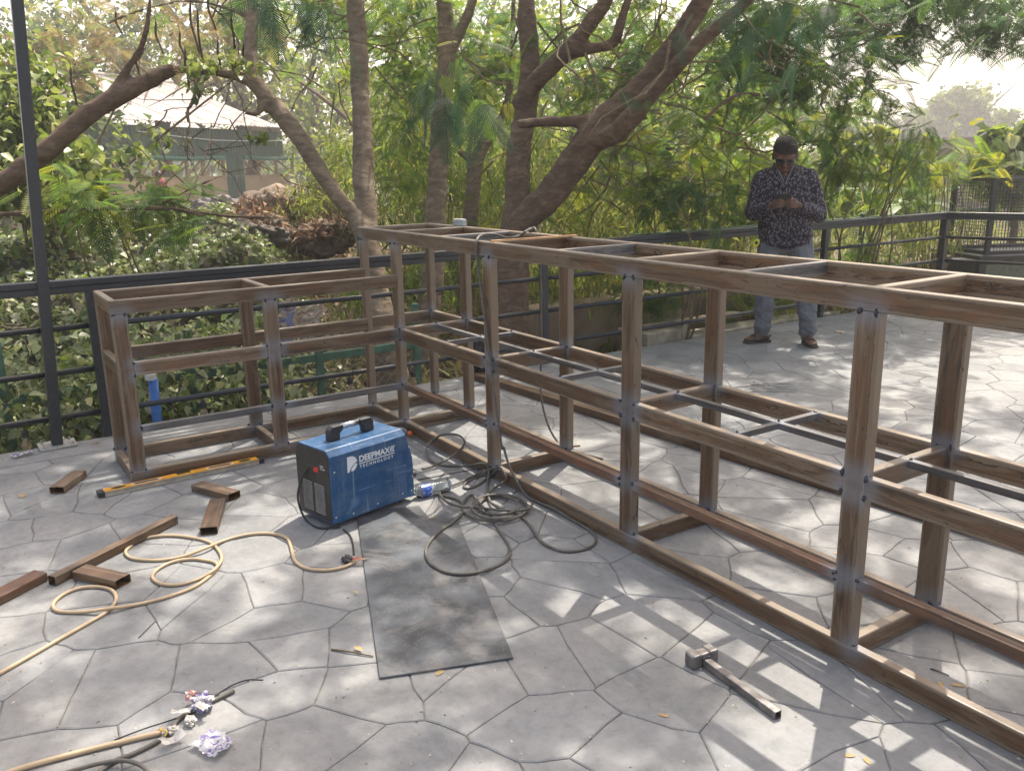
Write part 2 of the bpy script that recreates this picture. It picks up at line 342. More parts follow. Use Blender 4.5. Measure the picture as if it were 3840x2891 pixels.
def stone_geo(poly):
    n = len(poly); pts = []
    for i in range(n):
        a, b = poly[i], poly[(i + 1) % n]
        if math.hypot(a[0] - b[0], a[1] - b[1]) < 1e-4: continue
        k = 3 if math.hypot(a[0] - b[0], a[1] - b[1]) > .1 else 1
        s0, s1 = (a, b) if a < b else (b, a)
        seg = [(s0[0] + (s1[0] - s0[0]) * t / k, s0[1] + (s1[1] - s0[1]) * t / k) for t in range(k + 1)]
        if a > b: seg = seg[::-1]
        pts += seg[:-1]
    pts = [wob(p) for p in pts]; cx = sum(p[0] for p in pts) / len(pts); cy_ = sum(p[1] for p in pts) / len(pts)
    def inset(d):
        return [(p[0] + (cx - p[0]) * min(.4, d / max(.02, math.hypot(p[0] - cx, p[1] - cy_))), p[1] + (cy_ - p[1]) * min(.4, d / max(.02, math.hypot(p[0] - cx, p[1] - cy_)))) for p in pts]
    return pts, (cx, cy_), inset
stones = []
for s in seeds:
    poly = [(s[0] - 1, s[1] - 1), (s[0] + 1, s[1] - 1), (s[0] + 1, s[1] + 1), (s[0] - 1, s[1] + 1)]
    for o in seeds:
        dx, dy = o[0] - s[0], o[1] - s[1]; d2 = dx * dx + dy * dy
        if 1e-9 < d2 < 1.6: poly = clip(poly, dx, dy, (o[0] ** 2 + o[1] ** 2 - s[0] ** 2 - s[1] ** 2) / 2)
    poly = clip(poly, -1, 0, -BX)                         # straight joint along the border strip
    if len(poly) < 3: continue
    k = -RDIR.y / RDIR.x
    poly = clip(poly, k, 1, CY + .04 + k * EDGE)
    if len(poly) < 3: continue
    ar = abs(sum(poly[i][0] * poly[(i + 1) % len(poly)][1] - poly[(i + 1) % len(poly)][0] * poly[i][1] for i in range(len(poly)))) / 2
    if ar < .004: continue
    c_ = Vector((s[0], s[1], 0)) - CAM; dep = c_.dot(FW); u = c_.dot(RT) / dep * FPX + 1106 if dep > .2 else 1e9; v = 832 - c_.dot(UP) / dep * FPX if dep > .2 else 1e9
    vis = dep > .3 and -160 < u < 2370 and v < 1830
    stones.append((0 if vis else 1, -ar / max(.3, dep) ** 3, poly))
stones.sort(key=lambda t: t[:2])
rest = MB()
for i, (nv, _, poly) in enumerate(stones):
    pts, c, inset = stone_geo(poly); n = len(pts)
    gap = random.uniform(.0002, .0014); zt = random.uniform(-.0006, .0006)
    lo, mid, hi = inset(gap), inset(gap + .0015), inset(gap + .0065)
    ox, oy = (c if i < 300 and not nv else (0, 0))
    rg = [[(x - ox, y - oy, -.012) for x, y in lo], [(x - ox, y - oy, -.0026) for x, y in mid], [(x - ox, y - oy, zt) for x, y in hi]]
    if i < 300 and not nv:
        q = MB(); q.v = [p for r in rg for p in r]
    else:
        q = rest
    b0 = 0 if q is not rest else len(rest.v)
    if q is rest: rest.v += [p for r in rg for p in r]
    for k in range(2):
        for j in range(n): q.f.append((b0 + k * n + j, b0 + k * n + (j + 1) % n, b0 + (k + 1) * n + (j + 1) % n, b0 + (k + 1) * n + j))
    q.f.append(tuple(b0 + 2 * n + j for j in range(n)))
    if q is not rest:
        o = q.build('stone', STONE, PATIO); o.location = (ox, oy, 0)
rest.build('distant_stones', STONE, PATIO, kind='stuff')
# border strip in cast lengths
y = -6.0
while y < CY:
    L_ = random.uniform(1.5, 2.2); y1 = min(y + L_, CY)
    q = MB(); q.prism([(EDGE - .012 + random.uniform(-.006, .006), y + .002), (BX - .006, y + .002), (BX - .006, y1 - .002), (EDGE - .012 + random.uniform(-.006, .006), y1 - .002)], -.2, 0)
    q.build('border_slab', STONE, PATIO, bevel=.004); y = y1
# chips and dust grains on the deck
q = MB()
for i in range(620):
    p = G(random.uniform(-60, 2260), 700 + 980 * random.random() ** .8); r = random.uniform(.0012, .0045)
    if p.x < EDGE + .05 or p.y > 6.5: continue
    a = random.uniform(0, 6.3); Mx = Matrix.Translation((p.x, p.y, 0)) @ Matrix.Rotation(a, 4, 'Z')
    q.add([Mx @ Vector(t) for t in ((-r * 1.6, -r * .5, .0007), (r, -r, .0007), (r * 1.5, r * .8, .0007), (0, 0, r * .9))], [(0, 1, 3), (1, 2, 3), (2, 0, 3)])
o = q.build('grit', plain('grit', (.40, .35, .28), .9, nvar=.8, nscale=7), kind='stuff'); o['label'] = 'scattered pale chips and grit on the concrete floor'

# ================================================================== railing
def railing():
    t = thing('railing', 'dark grey steel railing along the patio edge with broad handrail and three pipes', 'railing', (-1.03, 2, 0))
    def W(v): return tuple(Vector(v) - Vector((-1.03, 2, 0)))
    X = -1.03; y0 = -5.0; far = Vector((X, CY, 0)); end = far + Vector((RDIR.x, RDIR.y, 0)) * 7.5
    d1 = Vector((0, 1, 0)); d2 = Vector((RDIR.x, RDIR.y, 0))
    def seg(name, a, b, wd, z0, z1, bev=.006):
        a, b = Vector(a), Vector(b); d = (b - a).normalized(); n = Vector((-d.y, d.x, 0)); q = MB()
        P = [W(p + n * s + Vector((0, 0, z))) for p in (a, b) for s, z in ((-wd / 2, z0), (wd / 2, z0), (wd / 2, z1), (-wd / 2, z1))]
        q.rings([P[:4], P[4:]]); return q.build(name, BLACKM, t, bevel=bev)
    seg('handrail', (X, y0, 0), (X, CY + .035, 0), .072, .926, .965); seg('handrail', far + d2 * .04, end, .072, .926, .965)
    seg('under_rail', (X, y0, 0), (X, CY + .03, 0), .058, .886, .925); seg('under_rail', far + d2 * .032, end, .058, .886, .925)
    py = [-4.2, -1.50, GX(890, 560, X).y + 30, 5.24]
    posts = [(X, -4.2), (X, -1.50), (X, 1.78), (X, 5.24), (X, CY)] + [tuple((far + d2 * k)[:2]) for k in (2.4, 4.9, 7.4)]
    for i, (px, py) in enumerate(posts):
        s = .038 if i == 4 else .027; q = MB(); q.box(W((px - s, py - s, -.002 if i < 5 else 0)), W((px + s, py + s, .886))); q.build('post', BLACKM, t, bevel=.004)
    def pipe(a, b, z):
        q = MB(); q.tube([W(Vector(a) + Vector((0, 0, z))), W(Vector(b) + Vector((0, 0, z)))], .017, 12); q.build('pipe', BLACKM, t, smooth=True)
        L_ = (Vector(b) - Vector(a)); k = max(1, int(L_.length / 1.3))
        for i in range(1, k):
            c = Vector(a) + L_ * (i / k + random.uniform(-.08, .08)) + Vector((0, 0, z)); d = L_.normalized()
            q = MB(); q.tube([W(c - d * .006), W(c + d * .006)], .0195, 12); q.build('pipe_joint', BLACKM, t, smooth=True)
    for z in (.686, .425, .158):
        for i in range(4): pipe((posts[i][0], posts[i][1] + .026, 0), (posts[i + 1][0], posts[i + 1][1] - .03, 0), z)
        pipe(far + d2 * .03, far + d2 * 7.3, z)
    return t
railing()
# lamp mast on its foot plate
def mast():
    p = G(131, 955); t = thing('square_mast', 'tall dark square steel mast bolted to the patio edge at the far left', 'mast', (-.985, -1.79, 0))
    q = MB(); q.box((-.034, -.030, .014), (.034, .030, 3.6)); o = q.build('mast_tube', BLACKM, t, bevel=.004); o.rotation_euler = (math.radians(-3.1), math.radians(-1.2), 0)
    q = MB(); q.box((-.085, -.10, .0005), (.085, .10, .013)); q.build('foot_plate', plain('zinc', (.36, .36, .35), .5, .5, nvar=.3), t, bevel=.002)
    for sx in (-1, 1):
        for sy in (-1, 1):
            q = MB(); q.lathe([(.010, .013), (.010, .024), (.005, .024), (.005, .034)], Matrix.Translation((sx * .06, sy * .075, 0)), 6); q.build('anchor_bolt', CHROME, t)
    return t
mast()

# ================================================================== welded counter frame
H, Hs, h, wd, pw = 1.2065, .9544, .072, .036, .0777
HM, HL, W_ = .6377, .3044, .5046
FX = [-.465, 0, 1.0334, 2.0816, 3.1288, 4.18]; X0 = -.5246; XS = -.485; LS = 1.554; XE = 4.25; YM = -.7185
frame = thing('counter_frame', 'L shaped welded frame of streaky brown steel tubes for a bar counter', 'metal frame', (X0, 0, 0))
FO = Vector((X0, 0, 0))
welds = []
def rrect(w_, h_, r, n=3):
    out = []
    for cx, cy_, a0 in ((w_ / 2 - r, h_ / 2 - r, 0), (-w_ / 2 + r, h_ / 2 - r, 90), (-w_ / 2 + r, -h_ / 2 + r, 180), (w_ / 2 - r, -h_ / 2 + r, 270)):
        for k in range(n + 1): a = math.radians(a0 + 90 * k / n); out.append((cx + r * math.cos(a), cy_ + r * math.sin(a)))
    return out
tubes = []
def tube_ob(name, lo, hi, axis, mat=STEEL, r=.006):
    lo, hi = Vector(lo), Vector(hi); c = (lo + hi) / 2; s = hi - lo
    ax = {'x': (0, 1, 2), 'y': (1, 0, 2), 'z': (2, 1, 0)}[axis]
    L_, a, b = s[ax[0]], s[ax[1]], s[ax[2]]; sec, flk = [], []
    rr_ = rrect(a, b, min(r, a * .3, b * .3))
    for j in range(16):
        sec.append(rr_[j]); flk.append(1.0)
        if j % 4 == 3:
            p0, p1 = Vector(rr_[j]), Vector(rr_[(j + 1) % 16]); dd = p1 - p0; k = min(.013, dd.length * .42)
            if dd.length > .034: sec += [tuple(p0 + dd.normalized() * k), tuple(p1 - dd.normalized() * k)]; flk += [.18, .18] 
    if len(sec) == 16: flk = [0.0] * 16
    n = max(2, int(L_ / .025)); rings = []
    for i in range(n + 1):
        x = -L_ / 2 + L_ * i / n
        rings.append([(x, p[0], p[1]) for p in sec])
    q = MB(); q.rings(rings); o = q.build(name, mat, frame, smooth=False)
    fa = o.data.attributes.new('flake', 'FLOAT', 'POINT'); fa.data.foreach_set('value', np.tile(np.array(flk, np.float32), n + 1))
    if axis == 'y': o.rotation_euler = (0, 0, PI / 2)
    if axis == 'z': o.rotation_euler = (0, PI / 2, 0)
    o.location = c - FO; tubes.append(o); return o
def weld(p, s=1.0): welds.append((Vector(p), s))
# long run
tube_ob('top_rail', (X0, 0, H - h), (XE, wd, H), 'x'); tube_ob('top_rail', (X0 + wd, W_ - wd, H - h), (XE, W_, H), 'x')
tube_ob('top_cross_bar', (X0 + .001, wd, H - h), (X0 + wd, W_, H - .001), 'y')
for i in range(1, 6): tube_ob('top_cross_bar', (FX[i] - .055, wd, H - h + .001), (FX[i] - .019, W_ - wd, H - .0005), 'y')
for xa in (.46, 1.52, 2.56, 3.62): tube_ob('top_stiffener', (xa, wd, H - .05), (xa + .028, W_ - wd, H - .002), 'y', STEEL_DARK, .003)
for i, x in enumerate(FX):
    a = X0 if i == 0 else x - pw
    tube_ob('post', (a - .003, .0008, h), (x + .001, wd + .004, H - h), 'z'); tube_ob('post', (a - .003, W_ - wd - .004, h), (x + .001, W_ - .0008, H - h), 'z')
    for dx in (a + .012, x - .012): weld((dx, -.001, H - h), 1.0)
    weld((x, .012, h), 1.1); weld((x - .02, W_ - wd - .001, h), 1.2); weld((x, W_ - .02, h), .9); weld((a, W_ - wd, h), .7); weld((x - .01, W_ - wd - .002, HM), 1); weld((a + .02, W_ - wd - .002, HM), .8)
tube_ob('bottom_rail', (X0, .0004, .0004), (XE, wd + .0004, h), 'x'); tube_ob('bottom_rail', (X0 + wd, W_ - wd, .0004), (XE, W_, h), 'x')
tube_ob('bottom_cross_bar', (X0 + .001, wd + .0005, .0006), (X0 + wd, W_, h - .001), 'y')
for i in range(1, 6): tube_ob('bottom_cross_bar', (FX[i] - .055, wd + .0006, .0006), (FX[i] - .019, W_ - wd, h - .0008), 'y')
for i in range(1, 5):
    a, b = FX[i], FX[i + 1] - pw
    tube_ob('shelf_rail', (a, .001, HM - h), (b, wd - .001, HM), 'x'); tube_ob('shelf_rail', (a, W_ - wd + .001, HM - h), (b, W_ - .001, HM), 'x')
    tube_ob('kick_rail', (a, .0015, HL - wd), (b, wd - .0005, HL), 'x', STEEL_RUST, .004)
    for z in (HM - .004, HM - h + .006): weld((a + .002, -.001, z), 1); weld((b - .002, -.001, z), 1)
    weld((a + .002, -.001, HL - .004), 1); weld((b - .002, -.001, HL - .004), 1); weld((b, -.001, HL - .03), .8)
    xm = (a + b) / 2 + .02
    tube_ob('shelf_spine', (FX[i] - .018, .245, HM - .026), (xm - .0135, .2705, HM - .001), 'x', STEEL_DARK, .003); tube_ob('shelf_spine', (xm + .0135, .245, HM - .026), (FX[i + 1] - .056, .2705, HM - .001), 'x', STEEL_DARK, .003)
    tube_ob('shelf_rung', (xm - .013, wd, HM - .0255), (xm + .013, W_ - wd, HM - .0005), 'y', STEEL_DARK, .003)
    weld((xm, .258, HM - .001), .9); weld((xm, wd + .004, HM), .8); weld((xm, W_ - wd - .004, HM), .8); weld((FX[i] - .018, .258, HM), .9)
tube_ob('shelf_rail', (FX[0], W_ - wd + .001, HM - h), (FX[1] - pw, W_ - .001, HM), 'x')
tube_ob('shelf_cross_bar', (X0 + .002, wd, HM - h + .001), (X0 + .037, W_ - wd, HM - .001), 'y')
for i in range(1, 6): tube_ob('shelf_cross_bar', (FX[i] - .0545, wd - .001, HM - h + .001), (FX[i] - .0185, W_ - wd + .001, HM - .0005), 'y')
# low return
tube_ob('top_rail', (-wd, -LS, Hs - h), (0, -.0005, Hs), 'y'); tube_ob('top_rail', (XS, -LS + wd, Hs - h), (XS + wd, -.0005, Hs), 'y')
tube_ob('top_cross_bar', (XS, -LS + .001, Hs - h + .001), (-wd, -LS + wd, Hs - .001), 'x'); tube_ob('top_cross_bar', (XS + wd, YM - .055, Hs - h + .001), (-wd, YM - .019, Hs - .001), 'x')
for xa in (XS, -wd):
    for y1 in (-LS + pw, YM):
        tube_ob('post', (xa + .0008, y1 - pw + .0008, h), (xa + wd - .0008, y1, Hs - h), 'z')
        if xa > -.1:
            for dy in (y1 - pw + .012, y1 - .012): weld((.001, dy, Hs - h), 1.1)
            weld((.001, y1 - .004, h), .9); weld((.001, y1 - pw + .004, h), .7)
        else: weld((xa + wd, y1 - .02, h), 1.3); weld((xa + .01, y1 - pw, h), 1.2)
for xa in (XS, -wd):
    for a, b in ((-LS + pw, YM - pw), (YM, -.0006)):
        tube_ob('shelf_rail', (xa + .001, a, HM - h), (xa + wd - .001, b, HM), 'y')
        if xa > -.1:
            tube_ob('kick_rail', (-wd + .001, a, HL - wd), (-.0012, b, HL), 'y', STEEL_DARK, .004)
            for yy in (a, b): weld((.001, yy, HM - .004), .9); weld((.001, yy, HM - h + .004), .9); weld((.001, yy, HL - .008), 1.1)
tube_ob('end_cross_bar', (XS + wd - .001, -LS + .004, HM - h), (-wd + .001, -LS + .038, HM), 'x')
tube_ob('bottom_rail', (-wd, -LS, .0004), (.0, -.0005, h), 'y'); tube_ob('bottom_rail', (XS, -LS + wd, .0004), (XS + wd, -.0005, h), 'y')
tube_ob('bottom_cross_bar', (XS, -LS + .001, .0006), (-wd, -LS + wd, h - .001), 'x'); tube_ob('bottom_cross_bar', (XS + wd, YM - .055, .0006), (-wd, YM - .019, h - .001), 'x')
# heat tint near every weld, then the beads themselves
WP = np.array([tuple(p) for p, s in welds]); WS = np.array([s for p, s in welds])
bpy.context.view_layer.update()
for o in tubes:
    me = o.data; n = len(me.vertices); co = np.empty(n * 3); me.vertices.foreach_get('co', co); co = co.reshape(-1, 3)
    Mx = np.array(o.matrix_world); wco = co @ Mx[:3, :3].T + Mx[:3, 3]
    d = np.linalg.norm(wco[:, None, :] - WP[None], axis=2) / WS[None]; hh = np.clip(1.05 - d.min(1) / .062, 0, 1) ** 1.2 * .72
    a = me.attributes.new('weld_tint', 'FLOAT', 'POINT'); a.data.foreach_set('value', hh.astype(np.float32))
WV = [random.uniform(.55, 1.25) for _ in welds]
for i, (p, s) in enumerate(welds):
    q = MB(); bmx = bmesh.new(); bmesh.ops.create_icosphere(bmx, subdivisions=2, radius=1)
    vv = []
    for v in bmx.verts:
        k = .85 + .75 * noise.noise(v.co * 1.9 + Vector((i * 3.1, 0, 0))) + .3 * noise.noise(v.co * 4.1 + Vector((0, i * 2.3, 0))); vv.append(v.co * k)
    R = Matrix.Rotation(random.uniform(0, 3), 3, random.choice('XYZ'))
    q.add([R @ Vector((v.x * .0095 * s * WV[i], v.y * .006 * s, v.z * .0125 * s * WV[-i])) for v in vv], [tuple(x.index for x in f.verts) for f in bmx.faces]); bmx.free()
    o = q.build('weld_bead', WELD, frame, smooth=True); o.location = p - FO
def tubes_on_floor():
    for k, (dy, lab) in enumerate(((0, 'long rusty steel tube on the floor behind the frame, nearer of two'), (.052, 'long rusty steel tube on the floor behind the frame, farther of two'))):
        a = Vector((-.93, 1.03 + dy, 0)); b = Vector((4.6, 1.41 + dy, 0)); d = (b - a); L_ = d.length; sec = rrect(.04, .05 if k == 0 else .046, .004); hz = .0252 if k == 0 else .0232
        q = MB(); q.rings([[(x, p[0], p[1]) for p in sec] for x in (0, L_ / 3, 2 * L_ / 3, L_)])
        o = q.build('long_steel_tube', STEEL); o.location = a + Vector((0, 0, hz)); o.rotation_euler = (0, 0, math.atan2(d.y, d.x)); tag(o, lab, 'steel tube', 'long tubes lying behind the frame')
tubes_on_floor()

# ================================================================== things on the floor
# ---- rubber mat / plate
MATM = plain('black_mat', (.062, .070, .080), .5, nvar=.6, nscale=7, bump=.35)
def dusty(mt, dust, s, lo=.5, hi=.7, amt=.8):
    N, L = mt.node_tree.nodes, mt.node_tree.links; B = N['Principled BSDF']; src = B.inputs['Base Color'].links[0].from_socket
    g = N.new('ShaderNodeNewGeometry'); n = noisen(N, L, g.outputs['Position'], s, 7, .7, .7); r = ramp(N, [(lo, (0, 0, 0)), (hi, (amt, amt, amt))]); L.new(n, r.inputs[0])
    L.new(mixc(N, L, r.outputs[0], src, dust), B.inputs['Base Color'])
dusty(MATM, (.20, .19, .18), 4, .50, .66, .75); dusty(MATM, (.03, .032, .036), 9, .56, .68, .8); dusty(MATM, (.17, .165, .16), 60, .52, .68, .5)
MATP = P = [G(820, 1468), G(1109, 1424), G(990, 1130), G(966, 1108), G(930, 1125), G(905, 1095), G(770, 1110)]
q = MB(); cxy = sum(P, Vector()) / len(P); q.prism([(p.x - cxy.x, p.y - cxy.y) for p in P], .0008, .009)
o = q.build('floor_mat', MATM, bevel=.002); o.location = (cxy.x, cxy.y, 0); tag(o, 'worn black rectangular mat lying on the floor under the blue welder', 'mat')

# ---- blue welding machine
Bp = G(722, 1146); Bp.z = 0.009; A = (G(898, 1080) - G(722, 1146)); ML = .478; ang = math.atan2(A.y, A.x)
welder = thing('welding_machine', 'blue boxy portable welding machine with chrome carry handle, standing on black mat', 'welder', Bp, ang)
def wm(pts, nrm=False): return pts
MW, M1, M2 = .262, .312, .340                             # depth, side height, full height; x along, y into the picture
MZ = .018
prof = [(0, 0), (0, M1), (.028, M2), (MW - .028, M2), (MW, M1), (MW, 0)]
def slant(z): return ML - .006 - (.040 * smooth(.17, M2, z))
q = MB(); nx = 10; rings = []
fine = []
for i in range(len(prof)):
    a, b = prof[i], prof[(i + 1) % len(prof)]
    k = 8 if abs(a[1] - b[1]) > .1 else 1
    fine += [(a[0] + (b[0] - a[0]) * t / k, a[1] + (b[1] - a[1]) * t / k) for t in range(k)]
q.rings([[(0, y, z + MZ) for y, z in fine], [(slant(z), y, z + MZ) for y, z in fine]]); q.build('casing', BLUEP, welder, bevel=.003)
def inset_prof(d): return [(d, d * 1.2), (d, M1 - d * .4), (.028 + d * .6, M2 - d), (MW - .028 - d * .6, M2 - d), (MW - d, M1 - d * .4), (MW - d, d * 1.2)]
q = MB(); q.rings([[(-.0025, y, z + MZ) for y, z in inset_prof(.007)], [(.004, y, z + MZ) for y, z in inset_prof(.007)]]); q.build('end_panel', PANEL, welder)
q = MB(); q.rings([[(slant(z) + .004, y, z + MZ) for y, z in inset_prof(.004)], [(slant(z) - .004, y, z + MZ) for y, z in inset_prof(.004)]]); q.build('front_panel', PANEL, welder)
for fx in (.05, ML - .07):
    for fy in (.03, MW - .03): q = MB(); q.lathe([(.014, 0), (.016, MZ + .001)], Matrix.Translation((fx, fy, 0)), 12); q.build('foot', BLACKR, welder)
LOUV = plain('louvre_metal', (.20, .19, .17), .5, .2, nvar=.2)
for c in range(2):
    for k in range(14):
        y0 = .045 + c * .092; z = MZ + .035 + k * .0102
        q = MB(); q.rings([[(-.0026, yy, z), (-.0085, yy, z + .0008), (-.0045, yy, z + .005)] for yy in (y0, y0 + .074)]); q.build('end_louvre', LOUV, welder)
for k in range(12):
    z = MZ + .035 + k * .0118; x0, x1 = .345, .425
    q = MB(); q.rings([[(xx, -.0002, z), (xx, -.0052, z + .0012), (xx, -.0008, z + .0065)] for xx in (x0, x1)]); q.build('side_louvre', plain('louvre_blue', (.03, .10, .22), .4, nvar=.2) if k == 0 else bpy.data.materials['louvre_blue'], welder)
for sx, sz in ((.022, .24), (.015, .03), (.11, .02), (.25, .025), (.40, .03), (.455, .03), (.465, .10), (.452, .25)):
    q = MB(); q.lathe([(.0048, 0), (.0048, .0012), (.003, .0028)], Matrix.Translation((sx, 0, sz + MZ)) @ Matrix.Rotation(PI / 2, 4, 'X'), 8); q.build('screw', CHROME, welder)
# handle along the middle of the top
for hx, s in ((.115, 1), (.315, -1)):
    q = MB(); q.rings([[(hx + s * x, MW / 2 + dy, MZ + M2 + z) for x, z in ((-.026, 0), (-.024, .052), (-.006, .066), (.052, .066), (.052, .042), (.034, .030), (.030, 0))][::s] for dy in (-.019, .019)]); q.build('handle_mount', BLACKR, welder, bevel=.005)
q = MB(); q.tube([(.160, MW / 2, MZ + M2 + .053), (.270, MW / 2, MZ + M2 + .053)], .0125, 16); q.build('handle_grip', CHROME, welder, smooth=True)
q = MB(); q.lathe([(.020, -.002), (.020, .014), (.016, .016), (.016, .045), (.011, .05)], Matrix.Translation((slant(.1), .045, .105)) @ Matrix.Rotation(PI / 2, 4, 'Y'), 14); q.build('cable_plug', BLACKR, welder, smooth=False)
q = MB(); q.box((-.006, .085, .245), (-.002, .12, .27)); q.build('power_switch', plain('red_plastic', (.5, .03, .02), .4), welder, bevel=.001)
# printing on the side: letters are thin raised print
def text_mesh(s, name, w_, h_, track=1.0, bold=.012):
    cu = bpy.data.curves.new('t', 'FONT'); cu.body = s; cu.size = 1; cu.space_character = track; cu.offset = bold; cu.extrude = .01; cu.resolution_u = 4
    ob = bpy.data.objects.new('t', cu); COL.objects.link(ob); dg = bpy.context.evaluated_depsgraph_get(); dg.update()
    me = bpy.data.meshes.new_from_object(ob.evaluated_get(dg)); bpy.data.objects.remove(ob); bpy.data.curves.remove(cu)
    xs_ = [v.co.x for v in me.vertices]; ys_ = [v.co.y for v in me.vertices]; a, b, c, d = min(xs_), max(xs_), min(ys_), max(ys_)
    for v in me.vertices: v.co = Vector(((v.co.x - a) / (b - a) * w_, -.0006 - v.co.z * .02, (v.co.y - c) / (d - c) * h_))
    me.name = name; return me
def print_on(name, me, x, z, mat=WHITEP): o = put(name, me, mat, welder); o.location = (x, 0, z + MZ); return o
print_on('lettering', text_mesh('DEEPMAX', 'lettering', .178, .029, 1.0, .03), .160, .252)
print_on('lettering', text_mesh('TECHNOLOGY', 'lettering', .196, .0145, 1.45, .018), .160, .2225)
q = MB(); q.box((.158, -.001, .2425 + MZ), (.362, -.0002, .2468 + MZ)); q.build('print_line', WHITEP, welder)
for k in range(3):
    x = .336 + k * .0085; z = .252 + MZ; q = MB()
    q.rings([[(x + .009, yy, z + .029), (x, yy, z + .0145), (x + .006, yy, z), (x + .0105, yy, z), (x + .0045, yy, z + .0145), (x + .0135, yy, z + .029)] for yy in (-.001, -.0002)]); q.build('print_chevron', WHITEP, welder)
# round letter badge: two white pieces divided by a curved gap
def badge(poly, nm): q = MB(); q.rings([[(x + .092, yy, z + .219 + MZ) for x, z in poly] for yy in (-.001, -.0002)]); q.build(nm, WHITEP, welder)
arc = [(.022 + .034 * math.cos(a), .036 + .036 * math.sin(a)) for a in np.linspace(-1.35, 1.5, 16)]
up_ = [(.002, .072)] + [(0, 0), (.010, 0), (.014, .010), (.026, .024), (.044, .036), (.0545, .041)] + [p for p in arc if p[1] > .043]
badge(up_, 'print_badge')
lowp = [p for p in arc if p[1] < .033] + [(.050, .034), (.038, .028), (.025, .016), (.019, .004)]
badge(lowp, 'print_badge')
small = text_mesh('INPUT\nAC 220V', 'lettering', .035, .02, 1, .01)
o = put('lettering', small, WHITEP, welder); o.rotation_euler = (0, 0, -PI / 2); o.location = (-.0028, .07, .245 + MZ)

# ---- cables
def on_mat(g):
    c = False; n = len(MATP)
    for i in range(n):
        a, b = MATP[i], MATP[i - 1]
        if (a.y > g.y) != (b.y > g.y) and g.x < (b.x - a.x) * (g.y - a.y) / (b.y - a.y) + a.x: c = not c
    return c
def crop(ox, oy, s, pts): return [((ox + s * p[0]) * 2212 / 3840, (oy + s * p[1]) * 2212 / 3840) + tuple(p[2:]) for p in pts]
def cable_pts(pts, r, wall=True):
    out = []
    for p in pts:
        z = r + (p[2] if len(p) > 2 else 0); g = G(p[0], p[1], z)
        if on_mat(g): g = G(p[0], p[1], z + .0088)
        if wall and g.y > -r - .004 and -.1 < g.x < 4.2: g = GY(p[0], p[1], -r - .004)
        out.append(g)
    return out
def cable(name, pts, r, mat, label, cat='cable', n=5, group=None, extra=None):
    s = spline(pts, n); o0 = s[0].copy(); q = MB(); q.tube([p - o0 for p in s], r, 8)
    o = q.build(name, mat, smooth=True); o.location = o0; return tag(o, label, cat, group)
k = 760 / 2109
lead = crop(1500, 1600, k, [(235, 440, .09), (330, 415, .08), (450, 360, .07), (580, 280, .05), (660, 200), (668, 140), (610, 92), (520, 76), (420, 92), (330, 150), (275, 230, .03), (285, 310, .01), (340, 365), (430, 400), (560, 410), (700, 405), (840, 385), (905, 395), (925, 460), (915, 560), (912, 660, .006), (930, 760, .01), (985, 820, .012), (1080, 860, .014), (1200, 900), (1300, 970), (1370, 1050), (1420, 1130), (1480, 1200), (1560, 1250), (1700, 1295), (1850, 1290), (1980, 1250), (2035, 1190), (2010, 1110), (1920, 1040), (1780, 960), (1600, 850), (1450, 790), (1330, 730), (1260, 640)])
Lp = cable_pts(lead, .0065)
climb = [GY(*crop(1500, 1600, k, [p])[0][:2], y) for p, y in (((1190, 520), -.012), ((1130, 390), -.014), ((1080, 220), -.013), ((1040, 80), -.012))]
kE = 400 / 2212
climb += [GY(*crop(1700, 850, kE, [p])[0][:2], y) for p, y in (((560, 1180), -.012), ((515, 860), -.010), ((480, 560), -.008), ((478, 330), -.009))]
over = [GY(*crop(1700, 850, kE, [p])[0][:2], y) for p, y in (((540, 205), .03), ((680, 160), .09), ((880, 165), .16), ((1010, 215), .24))]
over += [G(*crop(1700, 850, kE, [p])[0][:2], z) for p, z in (((1200, 232), H + .0075), ((1380, 190), H + .01), ((1500, 105), H + .035))]
over += [GY(*crop(1700, 850, kE, [p])[0][:2], W_ + .02) for p in ((1620, 42), (1715, 110))]
last = over[-1]; down = [Vector((last.x + .02, W_ + .035, z)) for z in (1.0, .6, .25)] + [Vector((last.x + .1, W_ + .10, .0075)), Vector((last.x + .45, W_ + .13, .0075))]
cable('welding_lead', Lp + climb + over + down, .0065, CABLE, 'long grey welding cable looping over the floor and up over the counter frame')
def ring_pts(turns):
    out = []
    for i in range(int(turns * 12) + 1):
        a = i / 12 * 2 * PI + 2.6; w_ = 1 + .10 * math.sin(i * .37 + 1) - .012 * i; out.append((1020 + 345 * w_ * math.cos(a), 825 - 155 * w_ * math.sin(a), .004 + .0012 * (i % 17)))
    return out
second = crop(1500, 1600, k, [(178, 672), (300, 690), (420, 712), (540, 740), (615, 770), (660, 830), (640, 910), (540, 1000), (420, 1080), (330, 1170), (272, 1270), (280, 1370), (350, 1450), (480, 1512), (640, 1533), (800, 1515), (960, 1470), (1090, 1400), (1148, 1320), (1130, 1230), (1080, 1150), (1020, 1060), (970, 980), (940, 910, .006), (880, 850, .012), (810, 780, .014), (762, 712, .014)] + ring_pts(3.1) + [(960, 655, .01), (1060, 590, .012), (1108, 540, .01), (1080, 480, .004), (1030, 420), (990, 470), (930, 520), (820, 600), (720, 642), (666, 628), (690, 580), (800, 520), (900, 462), (985, 430)])
cable('earth_lead', cable_pts(second, .0065), .0065, CABLE, 'coiled grey earth cable heaped on the floor beside the blue welder', n=6)
third = crop(1500, 1600, k, [(1380, 800, .016), (1340, 850, .02), (1200, 872, .022), (1000, 862, .022), (800, 840, .02), (640, 830, .02), (520, 800, .014), (440, 740, .012), (415, 690, .012), (450, 650, .006), (600, 590, .006), (750, 520, .008), (880, 452, .006), (935, 430)])
